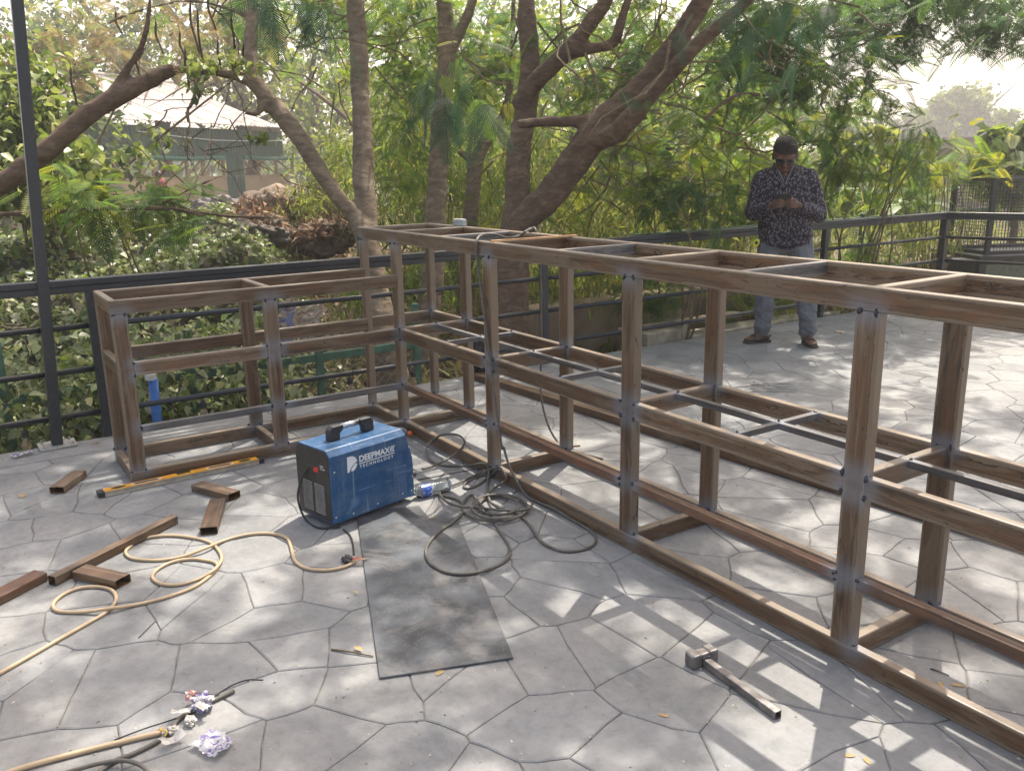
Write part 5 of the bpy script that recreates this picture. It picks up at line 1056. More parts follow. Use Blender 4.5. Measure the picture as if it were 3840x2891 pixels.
# banana plants right of the man
def banana(u, v, t, label, n, size):
    c = AT(u, v, t); b = Vector((c.x, c.y, terrain(c.x, c.y) - .05)); tt_ = thing('banana_plant', label, 'banana plant', b, group='banana plants behind the rail')
    q = MB(); q.tube([(0, 0, 0), (.02, 0, (c.z - b.z) * .5), (.0, 0, (c.z - b.z))], [.07, .06, .04], 8); q.build('stem', plain('banana_stem', (.22, .24, .10), .6, nvar=.3) if 'banana_stem' not in bpy.data.materials else bpy.data.materials['banana_stem'], tt_, smooth=True)
    for i in range(n):
        a = 2 * PI * i / n + random.uniform(-.3, .3); L_ = size * random.uniform(.8, 1.2); W2 = L_ * .14; q = MB(); m_ = 9; up = random.uniform(.5, 1.1); vv = []
        for j in range(m_ + 1):
            s = j / m_; x = L_ * s * math.cos(up * (1 - .3 * s)); z = L_ * (math.sin(up) * s - .75 * s * s * (1.1 - .5 * up)); w2 = W2 * (math.sin(PI * min(1, .05 + s * .95)) ** .6) if s > .15 else .012
            for sg in (-1, 0, 1): vv.append((x, sg * w2, z - (.22 * w2 if sg else 0) + .02 * math.sin(j * 2.3) * abs(sg)))
        q.add(vv, [(3 * j + c2, 3 * j + c2 + 1, 3 * j + 3 + c2 + 1, 3 * j + 3 + c2) for j in range(m_) for c2 in (0, 1)])
        me = q.mesh('leaf', True); at_ = me.attributes.new('tint', 'FLOAT', 'POINT'); at_.data.foreach_set('value', [random.random()] * len(me.vertices)); o = put('leaf', me, BANANA, tt_); o.location = (0, 0, c.z - b.z); o.rotation_euler = (0, 0, a)
banana(1885, 440, 12.0, 'banana plant with upright folded leaves behind the rail right of the man', 8, .85)
banana(1975, 455, 12.6, 'broader banana plant next to the rail corner', 8, .8)
banana(1790, 440, 12.2, 'banana plant half hidden by the elbow of the standing man', 7, .8)
banana(1690 - 90, 500, 11.2, 'low banana plant left of the standing man', 6, .6)

# ================================================================== buildings and fences
def shed():
    c0 = AT(285, 268, 26); c1 = AT(612, 288, 33.0)                 # eave ends
    d = Vector((c1.x - c0.x, c1.y - c0.y, 0)); L_ = d.length; ux = d.normalized(); nb = Vector((-ux.y, ux.x, 0))
    if nb.dot(FW) < 0: nb = -nb                                  # away from the viewer
    z0, ze = .15, 2.98; g = AT(470, 440, 29); a = math.atan2(ux.y, ux.x)
    base = Vector((c0.x, c0.y, z0)) - ux * 5.0 + nb * .6
    t = thing('open_shed', 'long green corrugated shed with pale metal roof and open timber sides beyond the ivy', 'shed', base, a)
    sg = 1 if nb.dot(Vector((-ux.y, ux.x, 0))) > 0 else -1; LL = L_ + 5.0
    GREEN = plain('green_sheet', (.030, .085, .06), .55, nvar=.25, nscale=2); ROOF = plain('roof_sheet', (.40, .355, .325), .5, nvar=.14, nscale=.7); WD = plain('shed_timber', (.30, .2, .12), .8, nvar=.25)
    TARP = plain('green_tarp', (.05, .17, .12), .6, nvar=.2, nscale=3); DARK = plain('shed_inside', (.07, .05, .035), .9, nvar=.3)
    def corr(name, x0, x1, y0, y1, za, zb, mat, pitch=.16, amp=.022):
        q = MB(); n = int((x1 - x0) / pitch * 4); va = []
        for i in range(n + 1):
            x = x0 + (x1 - x0) * i / n; o = amp * math.sin(2 * PI * (x - x0) / pitch); va.append(((x, y0 * sg + (o if za != zb and y0 == y1 else 0), za + (0 if y0 == y1 else o)), (x, y1 * sg + (o if y0 == y1 else 0), zb + (0 if y0 == y1 else o))))
        q.v = [p for pr in va for p in pr] ; q.f = [(2 * i, 2 * i + 2, 2 * i + 3, 2 * i + 1) for i in range(n)]; o = q.build(name, mat, t)
        sd = o.modifiers.new('thick', 'SOLIDIFY'); sd.thickness = .01; return o
    DPT = 7.0; zr = ze + 1.75; xg = LL + 3.2
    # roof: a hipped slope towards the viewer, laid in separate sheets
    n = 16; sw = LL / n
    for i in range(n):
        corr('roof_sheet', i * sw + .012, (i + 1) * sw - .012, -.55, DPT * .62, ze - .06 + .012 * (i % 2), zr + .012 * (i % 2), ROOF)
    q = MB(); q.v = [(LL, -.55 * sg, ze - .06), (LL, DPT * .62 * sg, zr), (xg, DPT * .35 * sg, ze - .30)]; q.v += [(x, y, z - .04) for x, y, z in q.v]; q.f = [(0, 2, 1), (3, 4, 5), (0, 1, 4, 3), (1, 2, 5, 4), (2, 0, 3, 5)]; q.build('roof_hip', ROOF, t)
    q = MB(); q.tube([(0, DPT * .62 * sg, zr + .05), (LL, DPT * .62 * sg, zr + .05)], .07, 8); q.build('ridge_cap', ROOF, t)
    corr('upper_panel', 0, LL + .8, 0, 0, 1.98 - z0, ze - z0 - .02, GREEN)
    for o in list(t.children): pass
    q = MB(); q.box((0, -.03, .42), (LL + 1, .10, 1.17)); q.build('low_wall', TANWALL, t); q = MB(); q.box((0, -.05, 1.171), (LL + 1, .12, 1.21)); q.build('wall_coping', TANWALL, t)
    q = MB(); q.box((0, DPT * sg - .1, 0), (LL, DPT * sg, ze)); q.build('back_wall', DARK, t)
    q = MB(); q.box((0, min(0, DPT * sg) + .2, .35), (LL, max(0, DPT * sg) - .2, .42)); q.build('floor_slab', TANWALL, t)
    # pillar, posts and braces in the opening
    def xat(u):
        r = ray(u, 365); A_ = np.array([[r.x, -ux.x], [r.y, -ux.y]]); s = np.linalg.solve(A_, np.array([base.x - CAM.x, base.y - CAM.y])); return float(s[1])
    xp0, xp1 = xat(487), xat(523); corr('green_pillar', xp0, xp1, -.06, -.06, .0, 1.86, GREEN)
    px = [xat(u) for u in (305, 333, 372, 405, 440, 484, 526, 560, 598, 633)]
    for x in px: q = MB(); q.box((x - .045, -.02, 1.21), (x + .045, .07, 1.83)); q.build('timber_post', WD, t)
    for i in range(len(px) - 1):
        if i in (5,): continue
        a_, b_ = (px[i], 1.22), (px[i + 1], 1.80); a_, b_ = ((px[i], 1.80), (px[i + 1], 1.22)) if i > 5 else (a_, b_); q = MB(); q.tube([(a_[0], .03, a_[1]), (b_[0], .03, b_[1])], .035, 4); q.build('timber_brace', WD, t)
    for x0, x1 in ((xat(302), xp0 - .05), (xp1 + .05, xat(640))):
        q = MB(); q.tube([(x0, -.05, 1.84), ((x0 + x1) / 2, -.06, 1.80), (x1, -.05, 1.83)], .075, 8); q.build('rolled_tarp', TARP, t)
    # cable strung along the front
    q = MB(); q.tube(spline([(xat(300), -.12, 2.62), (xat(420), -.12, 2.46), (xat(500), -.12, 2.42), (xat(640), -.12, 2.5)], 6), .02, 5); q.build('strung_cable', WHITEP, t)
    for x, c, lab in ((xat(455), (.10, .25, .5), 'blue table seen inside the shed'), (xat(425), (.5, .14, .05), 'orange table seen inside the shed')):
        p = base + ux * x + nb * 2.0; k = thing('shed_table', lab, 'table', (p.x, p.y, z0 + .42), a)
        mt = plain('table_' + lab[:4], c, .4); q = MB(); q.box((-.7, -.35, .68), (.7, .35, .76)); q.build('table_top', mt, k)
        for sx in (-.6, .6):
            for sy in (-.28, .28): q = MB(); q.box((sx - .03, sy - .03, 0), (sx + .03, sy + .03, .68)); q.build('leg', mt, k)
    return t, base, ux, nb, xat
SHED = shed()
def wallbox(name, label, cat, a, b, th, z0, z1, mat, cop=True):
    a, b = Vector(a), Vector(b); d = (b - a); d.z = 0; t = thing(name, label, cat, (a.x, a.y, z0), math.atan2(d.y, d.x)); L_ = d.length
    q = MB(); q.box((0, 0, 0), (L_, th, z1 - z0)); q.build('wall_body', mat, t)
    if cop: q = MB(); q.box((-.02, -.03, z1 - z0 + .001), (L_ + .02, th + .03, z1 - z0 + .05)); q.build('coping', mat, t)
    return t
# low tan retaining wall behind the rail, its stepped block and plank
w0 = GX(1180, 690, -2.35); w1 = GX(2120, 508, -2.35)
EARTH = plain('earth_wall', (.27, .20, .135), .9, nvar=.35, nscale=2.5, bump=.5)
wallbox('retaining_wall', 'low earth coloured retaining wall beyond the right hand railing', 'wall', (-2.35, 2.4, 0), (-2.35, 12.5, 0), -.3, -.6, .24, EARTH, False)
p = GX(1432, 742, -1.16); t = thing('block_step', 'short concrete block step with a broken plank on it beside the patio edge', 'block step', (-1.30, p.y, -.3))
q = MB(); q.box((-.13, -.16, 0), (.11, .26, .36)); q.build('block', plain('rough_concrete', (.34, .30, .23), .9, nvar=.3, nscale=9, bump=.6), t, bevel=.012)
q = MB(); q.box((-.15, .262, 0), (.11, .34, .42)); q.build('block', bpy.data.materials['rough_concrete'], t, bevel=.012)
q = MB(); q.box((-.14, -.30, .365), (.0, 1.2, .40)); q.build('plank', plain('grey_plank', (.36, .29, .2), .8, nvar=.3), t, bevel=.004)
q = MB(); q.box((-.17, .36, 0), (.09, 2.6, .27)); q.build('kerb', bpy.data.materials['rough_concrete'], t, bevel=.012)
# chain link fence on green posts
def fence(label, X, ylist, zb, zt, rail=None, pitch=.075, wires=True):
    y0, y1 = ylist[0], ylist[-1]; t = thing('chain_link_fence', label, 'fence', (X, y0, zb))
    for i, y in enumerate(ylist): q = MB(); q.box((-.022, y - y0 - .028, -.3), (.022, y - y0 + .028, zt - zb + .05 * (i % 2))); q.build('post', GREENP, t, bevel=.004)
    if rail is not None: q = MB(); q.box((-.015, 0, rail - zb - .03), (.015, y1 - y0, rail - zb + .03)); q.build('rail', GREENP, t, bevel=.003)
    if wires:
        q = MB(); Hh = zt - zb - .05; L_ = y1 - y0; n = int((L_ + Hh) / pitch)
        for i in range(n):
            s = i * pitch
            for sg in (0, 1):
                ya, yb = s, s - Hh; za, zb_ = 0, Hh
                if ya > L_: za = ya - L_; ya = L_
                if yb < 0: zb_ = Hh + yb; yb = 0
                if zb_ - za < .02: continue
                if sg: ya, yb = L_ - ya, L_ - yb
                q.tube([(.004 * sg, ya, za), (.004 * sg, yb, zb_)], .0022, 4, False)
        q.build('wire_mesh', plain('old_wire', (.22, .2, .16), .6, .3, nvar=.3) if 'old_wire' not in bpy.data.materials else bpy.data.materials['old_wire'], t, kind='stuff')
    return t
XF = -1.62
ys_f = [GX(u, v, XF).y for u, v in ((-120, 950), (22, 930), (420, 860), (692, 810), (893, 600))]
fence('old chain link fence on green posts in front of the ivy below the handrail', XF, ys_f, -.42, .50, .17)
q_ = [GX(u, v, -2.2).y for u, v in ((1365, 620), (1540, 560), (1690, 540), (1860, 520), (2140, 500))]
fence('chain link fence on green posts beyond the right hand railing', -2.2, q_, .05, .85, .83, .09)
# blue pipe with pale cap beside the rail
p = GX(325, 812, -1.13); t = thing('blue_pipe', 'upright blue plastic pipe with a pale cap behind the low frame', 'pipe', (-1.13, p.y, -.42))
q = MB(); q.tube([(0, 0, 0), (.0, 0.012, p.z + .40)], .030, 14); q.build('pipe_body', plain('blue_pvc', (.03, .13, .42), .45, nvar=.2), t, smooth=True)
for z in (.12, .3): q = MB(); q.lathe([(.0325, z), (.0325, z + .05)], None, 14); q.build('pipe_collar', bpy.data.materials['blue_pvc'], t)
q = MB(); q.lathe([(.033, p.z + .395), (.034, p.z + .43), (.030, p.z + .437)], None, 14); q.build('pipe_cap', plain('pale_cap', (.55, .56, .55), .5), t)
# distant walls and houses at the right
a, b = AT(1860, 470, 27), AT(2420, 480, 23); PINKW = plain('pinkish_render', (.42, .33, .27), .85, nvar=.12, nscale=.5)
wallbox('compound_wall', 'long pinkish compound wall with flat coping at the far right', 'wall', (a.x, a.y, 0), (b.x, b.y, 0), .25, .0, 2.05, PINKW)
def house(u0, u1, t_, ztop, label, depth=6, wallc=(.55, .50, .44)):
    a, b = AT(u0, 380, t_), AT(u1, 380, t_ * 1.04); d = Vector((b.x - a.x, b.y - a.y, 0)); L_ = d.length; h_ = thing('far_house', label, 'house', (a.x, a.y, 0), math.atan2(d.y, d.x))
    nb = Vector((-d.y, d.x, 0)); sg = 1 if nb.dot(FW) > 0 else -1; mt = plain('house_' + label[:6], wallc, .85, nvar=.1, nscale=.6)
    q = MB(); q.box((0, min(0, sg * depth), 0), (L_, max(0, sg * depth), ztop)); q.build('wall', mt, h_)
    q = MB(); q.rings([[(x, -sg * .4, ztop), (x, sg * depth / 2, ztop + .9), (x, sg * (depth + .4), ztop)] for x in (-.4, L_ + .4)]); q.build('roof', plain('zinc_roof', (.55, .53, .5), .45, .2, nvar=.15) if 'zinc_roof' not in bpy.data.materials else bpy.data.materials['zinc_roof'], h_)
    k = max(1, int(L_ / 2.6))
    for i in range(k):
        x = (i + .5) * L_ / k; q = MB(); q.box((x - .45, -sg * .03 - .02, ztop * .4), (x + .45, -sg * .03 + .02, ztop * .4 + 1.0)); f = q.build('window', BLACKM, h_); q = MB(); q.box((x - .38, -sg * .055 - .004, ztop * .4 + .07), (x + .38, -sg * .055 + .004, ztop * .4 + .93)); g = q.build('pane', plain('dark_glass', (.06, .07, .08), .1) if 'dark_glass' not in bpy.data.materials else bpy.data.materials['dark_glass'], f)
    return h_
house(1565, 1770, 30, 1.72, 'pale low house glimpsed through the foliage behind the standing man')
# wire cage on a stand behind the right hand rail
cp = AT(2140, 470, 10.9); t = thing('wire_cage', 'dark framed wire mesh cage standing on a steel stand at the right edge', 'cage', (cp.x, cp.y, .36), math.atan2(RT.y, RT.x) + .12)
CW, CD, CHt = 1.5, .8, .92
for x in (0, CW):
    for y in (0, CD): q = MB(); q.box((x - .028, y - .028, .0), (x + .028, y + .028, CHt)); q.build('corner_post', BLACKM, t)
for z in (.02, CHt):
    for y in (0, CD): q = MB(); q.box((0, y - .02, z - .02), (CW, y + .02, z + .02)); q.build('frame_bar', BLACKM, t)
    for x in (0, CW): q = MB(); q.box((x - .019, 0, z - .019), (x + .019, CD, z + .019)); q.build('frame_bar', BLACKM, t)
def grid(nm, P0, U, V_, nu, nv):
    q = MB(); P0, U, V_ = Vector(P0), Vector(U), Vector(V_)
    for i in range(nu + 1): q.tube([P0 + U * i / nu, P0 + U * i / nu + V_], .0035, 4, False)
    for j in range(nv + 1): q.tube([P0 + V_ * j / nv, P0 + V_ * j / nv + U], .0035, 4, False)
    q.build(nm, BLACKM, t, kind='stuff')
grid('wire_panel', (0, 0, 0), (CW, 0, 0), (0, 0, CHt), 34, 21); grid('wire_panel', (0, CD, 0), (CW, 0, 0), (0, 0, CHt), 34, 21); grid('wire_panel', (0, 0, 0), (0, CD, 0), (0, 0, CHt), 18, 21)
t2 = thing('cage_stand', 'black steel stand carrying the wire cage at the right edge', 'stand', (cp.x, cp.y, terrain(cp.x, cp.y)), math.atan2(RT.y, RT.x) + .12)
zs = .355 - terrain(cp.x, cp.y)
q = MB(); q.box((-.16, -.12, zs - .05), (1.7, 1.0, zs)); q.build('stand_top', BLACKM, t2, bevel=.005)
for x in (-.11, 1.6):
    for y in (-.07, .9): q = MB(); q.box((x - .04, y - .04, 0), (x + .04, y + .04, zs - .05)); q.build('leg', BLACKM, t2)
q = MB(); q.box((.0, -.02, .15), (1.5, .8, zs - .12)); q.build('side_panel', plain('dull_glass', (.13, .15, .13), .2, nvar=.2), t2)
# dirt bank and boulders under the shed
for i, (u, v, t_, r, lab) in enumerate([(630, 478, 13.5, .62, 'eroded pale earth bank under the right end of the shed'), (712, 516, 12.0, .30, 'reddish earth mound left of the straight tree'), (545, 500, 12.0, .34, 'grey boulder at the foot of the earth bank'), (500, 512, 11.5, .3, 'smaller grey boulder beside the earth bank'), (470, 458, 19, .45, 'grey rubble pile in front of the shed wall')]):
    c = AT(u, v, t_); q = MB(); bmx = bmesh.new(); bmesh.ops.create_icosphere(bmx, subdivisions=5, radius=1); vv = []
    for p in bmx.verts:
        s = 1 + .5 * noise.noise(p.co * 1.3 + Vector((i * 5, 0, 0))) + .25 * noise.noise(p.co * 3.7 + Vector((i, 0, 0))) + .16 * noise.noise(p.co * 8) + .08 * noise.noise(p.co * 17); vv.append((p.co.x * r * 1.25 * s, p.co.y * r * 1.25 * s, p.co.z * r * (.75 if i < 2 else .7) * s))
    q.add(vv, [tuple(x.index for x in f.verts) for f in bmx.faces]); bmx.free()
    o = q.build('earth_bank' if i < 2 else 'boulder' if i < 4 else 'rubble_pile', plain('bank_%d' % i, [(.19, .145, .105), (.135, .092, .062), (.15, .135, .12), (.15, .135, .12), (.17, .15, .135)][i], .95, nvar=.4, nscale=5, bump=.8), smooth=True); o.location = c; tag(o, lab, ['earth bank', 'earth mound', 'boulder', 'boulder', 'rubble'][i])
Q = []
for u, v, t_, r in ((630, 478, 13.5, .62), (712, 516, 12.0, .30), (545, 500, 12.0, .34)):
    d_ = rng.normal(size=(420, 3)); d_ /= np.linalg.norm(d_, axis=1)[:, None]; d_[:, 2] = np.abs(d_[:, 2]); Q.append(A3(u, v, t_) + d_ * r * np.array((1.35, 1.35, .78)) * rng.uniform(.85, 1.12, (420, 1)))
Q = np.concatenate(Q); k = len(Q)
o = foliage('leaf_litter', [scatter(LEAFLO, Q, rng.uniform(.05, .12, k), pitch=rng.normal(.2, .5, k)), scatter(BLADE, Q[::3], rng.uniform(.15, .35, len(Q[::3])), pitch=rng.normal(-.6, .5, len(Q[::3])))], LITTER, kind='stuff'); o['label'] = 'dead leaves and dry grass lying over the earth bank'
# paper sack caught in the weeds, dark bag on the rail
c = GX(650, 678, -1.5); t = thing('paper_sack', 'torn pale printed sack caught in the weeds behind the rail', 'sack', c)
q = sheet(.30, .26, 14, .05, 9.2, .35); o = q.build('sack_sheet', film_mat('sack_paper', (.42, .33, .26), (.30, .19, .16), .36), t); o.rotation_euler = (math.radians(70), .3, math.radians(60)); o.location = (0, 0, -.05)
q = sheet(.10, .26, 10, .02, 2.2, .1); o = q.build('sack_edge', plain('blue_cloth', (.16, .18, .32), .8, nvar=.2), t); o.rotation_euler = (math.radians(75), .1, math.radians(70)); o.location = (.02, -.12, -.06)
c = GX(1030, 772, -.97); q = crumple(31, .10, .09, .17, 4, .7, 1.6); o = q.build('dark_bag', plain('black_cloth', (.025, .018, .024), .8, nvar=.3), smooth=True); o.location = c; tag(o, 'dark cloth bag hanging on the railing behind the counter frame', 'bag')
# long dark pods hanging from the dry tree
PODL = ['seed pod next to the side branch of the broken limb', 'longest seed pod above the splintered limb end', 'short seed pod at the left of the hanging group', 'seed pod low above the splintered limb end', 'seed pod near the top edge of the view', 'seed pod nearest the long bent limb', 'seed pod at the fork of the broken limb', 'seed pod over the left end of the shed ridge', 'rightmost seed pod beside the bent limb', 'curved seed pod hanging over the tall bush', 'small seed pod high at the top left', 'thin seed pod over the middle of the shed roof']
for i, (u, v, l, t_) in enumerate([(408, 8, .42, 7.6), (424, 30, .5, 7.6), (386, 75, .22, 7.7), (397, 112, .3, 7.7), (447, -10, .3, 7.6), (468, 92, .22, 7.7), (334, 52, .26, 7.8), (292, 118, .2, 7.9), (523, 100, .26, 7.7), (150, 150, .3, 7.8), (248, 30, .18, 7.8), (497, 20, .34, 7.8)]):
    c = AT(u, v, t_); q = MB(); s = spline([(0, 0, .08), (.01, .01, .02), (.0, .0, -l * .35), (.03 * (-1) ** i, .02, -l * .7), (.07 * (-1) ** i, .03, -l)], 4); l *= .8; q.tube(s, [.003] * 5 + [.011] * (len(s) - 7) + [.012, .004], 6)
    o = q.build('seed_pod', plain('seed_pod', (.07, .045, .03), .7, nvar=.3) if i == 0 else bpy.data.materials['seed_pod'], smooth=True); o.location = c; tag(o, 'dark dry ' + PODL[i], 'seed pod', 'seed pods hanging from the dry tree top')

# ================================================================== people
SKIN = plain('dark_skin', (.105, .052, .032), .5, nvar=.12, nscale=18, spec=.45)
def capsule(q, a, b, ra, rb, n=10, flat=None):
    a, b = Vector(a), Vector(b); d = b - a; L_ = d.length; pts, rr = [], []
    dn = d.normalized() if L_ > 1e-6 else Vector((0, 0, 1))
    for k in range(4): th = PI / 2 * (1 - k / 4); pts.append(a - dn * ra * math.sin(th)); rr.append(max(.001, ra * math.cos(th)))
    pts += [a, b]; rr += [ra, rb]
    for k in range(1, 5): th = PI / 2 * k / 4; pts.append(b + dn * rb * math.sin(th)); rr.append(max(.001, rb * math.cos(th)))
    q.tube(pts, rr, n)
def ellip(q, c, r, M=None, n=14):
    rings = []
    for i in range(1, n): th = PI * i / n; rings.append((math.sin(th), math.cos(th)))
    R = []
    for s, z in rings:
        ring = [Vector((r[0] * s * math.cos(2 * PI * j / n), r[1] * s * math.sin(2 * PI * j / n), r[2] * z)) for j in range(n)]
        R.append([(M @ p if M else p) + Vector(c) for p in ring])
    q.rings(R[::-1])
def loft(q, secs, n=24):                                   # secs: (z, cx, cy, rx, ry)
    q.rings([[(cx + rx * math.copysign(abs(math.cos(t)) ** .82, math.cos(t)), cy_ + ry * math.copysign(abs(math.sin(t)) ** .82, math.sin(t)), z) for t in [2 * PI * j / n for j in range(n)]] for z, cx, cy_, rx, ry in secs])
FLc, FRc = G(1640, 741), G(1752, 748); MC = (FLc + FRc) / 2; MROT = math.radians(39.4)
man = thing('person', 'standing man in dark paisley shirt, grey trousers and sunglasses looking down at his phone', 'person', (MC.x, MC.y, 0), MROT)
Mi = Matrix.Rotation(-MROT, 3, 'Z'); fl, fr_ = Mi @ (FLc - MC), Mi @ (FRc - MC)
# joints, local: +x to the viewer's right, -y towards the viewer
hipL, hipR = Vector((-.115, .03, .90)), Vector((.115, .03, .90))
anL, anR = Vector((fl.x + .02, fl.y + .03, .085)), Vector((fr_.x - .03, fr_.y + .06, .085))
knL, knR = (hipL + anL) / 2 + Vector((-.01, -.05, .02)), (hipR + anR) / 2 + Vector((.015, -.06, .02))
shL, shR = Vector((-.19, .01, 1.415)), Vector((.198, .01, 1.418))
elL, elR = Vector((-.262, -.03, 1.13)), Vector((.268, -.03, 1.125)); wrL, wrR = Vector((-.115, -.265, 1.20)), Vector((.12, -.265, 1.20))
HC = Vector((.0, -.065, 1.588)); HS = 1.16; HT = Matrix.Rotation(math.radians(26), 3, 'X') @ Matrix.Rotation(math.radians(4), 3, 'Y')      # head bowed
HT = HT @ Matrix.Scale(HS, 3)
def hp(x, y, z): return HC + HT @ Vector((x, y, z))
def body():
    q = MB()
    loft(q, [(.84, 0, .02, .14, .10), (.95, 0, .02, .185, .125), (1.08, 0, .0, .175, .135), (1.22, 0, .0, .185, .135), (1.36, 0, .01, .19, .12), (1.44, 0, .015, .12, .085), (1.47, 0, .015, .07, .07)])
    capsule(q, (0, .012, 1.42), HC + Vector((0, .03, -.05)), .068, .062)
    for s, sh, el, wr in ((-1, shL, elL, wrL), (1, shR, elR, wrR)): capsule(q, sh, el, .056, .042); capsule(q, el, wr, .042, .029)
    for hi, kn, an in ((hipL, knL, anL), (hipR, knR, anR)): capsule(q, hi, kn, .088, .058); capsule(q, kn + (an - kn) * .0, kn + (an - kn) * .35, .056, .056); capsule(q, kn + (an - kn) * .35, an, .056, .038)
    # head: skull, jaw, cheeks, nose, lips, ears, brow
    ellip(q, hp(0, .010, .035), (.079, .098, .098), HT); ellip(q, hp(0, -.022, -.045), (.064, .072, .075), HT); ellip(q, hp(0, -.055, -.092), (.036, .03, .028), HT)
    ellip(q, hp(0, -.100, -.020), (.018, .020, .018), HT); capsule(q, hp(0, -.088, .02), hp(0, -.102, -.014), .010, .014); ellip(q, hp(.014, -.094, -.024), (.010, .012, .009), HT); ellip(q, hp(-.014, -.094, -.024), (.010, .012, .009), HT)
    ellip(q, hp(0, -.088, -.053), (.026, .012, .0075), HT); ellip(q, hp(0, -.086, -.066), (.023, .012, .008), HT)
    for s in (-1, 1): ellip(q, hp(s * .080, .012, -.005), (.011, .020, .032), HT); ellip(q, hp(s * .036, -.062, -.022), (.028, .03, .03), HT); ellip(q, hp(s * .033, -.08, .022), (.026, .014, .010), HT)
    # hands round the phone, five fingers each
    for s, wr in ((-1, wrL), (1, wrR)):
        pc = Vector((s * .062, -.305, 1.222)); capsule(q, wr, (wr + pc) / 2, .029, .031); 
        for k in range(4):
            off = Vector((0, -.012 * 0, -.030 + .020 * k)); kn0 = pc + Vector((s * .012, -.022, 0)) + off * 1.0; capsule(q, wr + (pc - wr) * .45 + off * .55, kn0, .015, .0115, 8)
            L1 = (.024, .03, .032, .029)[k]; p1 = kn0 + Vector((-s * L1, -.016, .002)); p2 = p1 + Vector((-s * L1 * .85, .004, .002)); p3 = p2 + Vector((-s * L1 * .55, .012, .0)); capsule(q, kn0, p1, .0105, .0095, 8); capsule(q, p1, p2, .0095, .0085, 8); capsule(q, p2, p3, .0085, .0075, 8)
        t0 = pc + Vector((s * .002, -.0, .030)); t1 = t0 + Vector((-s * .024, -.020, .020)); t2 = t1 + Vector((-s * .024, -.012, .004)); capsule(q, pc + Vector((s * .01, .01, .008)), t0, .017, .0135, 8); capsule(q, t0, t1, .0125, .011, 8); capsule(q, t1, t2, .0105, .009, 8)
    # feet with toes
    for an, dr in ((anL, Vector((-.86, -.5, 0)).normalized()), (anR, Vector((.30, -.95, 0)).normalized())):
        sd = Vector((-dr.y, dr.x, 0)); hl = Vector((an.x, an.y, .05)) - dr * .045; capsule(q, hl, hl + dr * .02 + Vector((0, 0, .01)), .031, .034); capsule(q, an, Vector((an.x, an.y, .06)) + dr * .06, .038, .034)
        for k in range(5):
            o_ = (k - 2) * .0165; ml = Vector((an.x, an.y, .042)) + dr * (.115 - .006 * abs(k - 1.2)) + sd * o_; capsule(q, Vector((an.x, an.y, .055)) + dr * .02 + sd * o_ * .5, ml, .024, .0165, 8); capsule(q, ml, ml + dr * (.042 - .004 * abs(k - 1)) + Vector((0, 0, -.008)), .0125 if k not in (0,) else .015, .0095, 8)
    return q
fuse(body(), 'body', .0055, SKIN, man, 3)
# shirt
def shirt_mat():
    mt, N, L, B = newmat('paisley_cloth'); tc = N.new('ShaderNodeTexCoord'); v = tc.outputs['Object']
    wn = N.new('ShaderNodeTexNoise'); wn.inputs['Scale'].default_value = 26; L.new(v, wn.inputs['Vector'])
    vm = N.new('ShaderNodeVectorMath'); vm.operation = 'MULTIPLY_ADD'; vm.inputs[1].default_value = (.028, .028, .028); L.new(wn.outputs['Color'], vm.inputs[0]); L.new(v, vm.inputs[2])
    mp = mapping(N, L, vm.outputs[0], (1.25, .8, .85)); vo = N.new('ShaderNodeTexVoronoi'); vo.inputs['Scale'].default_value = 43; L.new(mp, vo.inputs['Vector'])
    r = ramp(N, [(.0, (.125, .12, .145)), (.16, (.145, .14, .165)), (.21, (.03, .022, .035)), (.27, (.165, .158, .185)), (.36, (.145, .138, .165)), (.42, (.03, .022, .034)), (.6, (.028, .02, .03))]); L.new(vo.outputs['Distance'], r.inputs[0])
    v2 = N.new('ShaderNodeTexVoronoi'); v2.inputs['Scale'].default_value = 85; L.new(vm.outputs[0], v2.inputs['Vector']); r2 = ramp(N, [(.2, (.15, .125, .155)), (.34, (.018, .013, .022))]); L.new(v2.outputs['Distance'], r2.inputs[0])
    f = ramp(N, [(.40, (0, 0, 0)), (.45, (1, 1, 1))]); L.new(vo.outputs['Distance'], f.inputs[0]); L.new(mixc(N, L, f.outputs[0], r.outputs[0], r2.outputs[0]), B.inputs['Base Color']); B.inputs['Roughness'].default_value = .75; B.inputs['Specular IOR Level'].default_value = .25; return mt
SHIRT = shirt_mat()
def wrinkle(p): return .010 * noise.noise(Vector((p.x * 7 + p.z * 5, p.y * 7, p.z * 15))) + .005 * noise.noise(Vector((p.x * 21 + p.z * 8, p.y * 21, p.z * 24)))
q = MB()
loft(q, [(.86, 0, .02, .05, .05), (.875, 0, .02, .21, .155), (.95, 0, .02, .222, .160), (1.03, 0, .005, .222, .168), (1.10, 0, -.005, .216, .172), (1.22, 0, 0, .222, .165), (1.34, 0, .008, .228, .148), (1.425, 0, .014, .19, .122), (1.475, 0, .018, .115, .098), (1.505, 0, .02, .085, .08), (1.51, 0, .02, .03, .03)])
for s, sh, el, wr in ((-1, shL, elL, wrL), (1, shR, elR, wrR)):
    capsule(q, (s * .055, .015, 1.478), sh + Vector((-s * .02, 0, .0)), .058, .072); capsule(q, sh, el, .074, .070); capsule(q, el, el + (wr - el) * .45, .070, .062); capsule(q, el + (wr - el) * .45, el + (wr - el) * .90, .062, .042)
sh_o = fuse(q, 'shirt', .0075, SHIRT, man, 3, disp=wrinkle)
INNER = plain('shirt_lining', (.20, .19, .22), .8, nvar=.1)
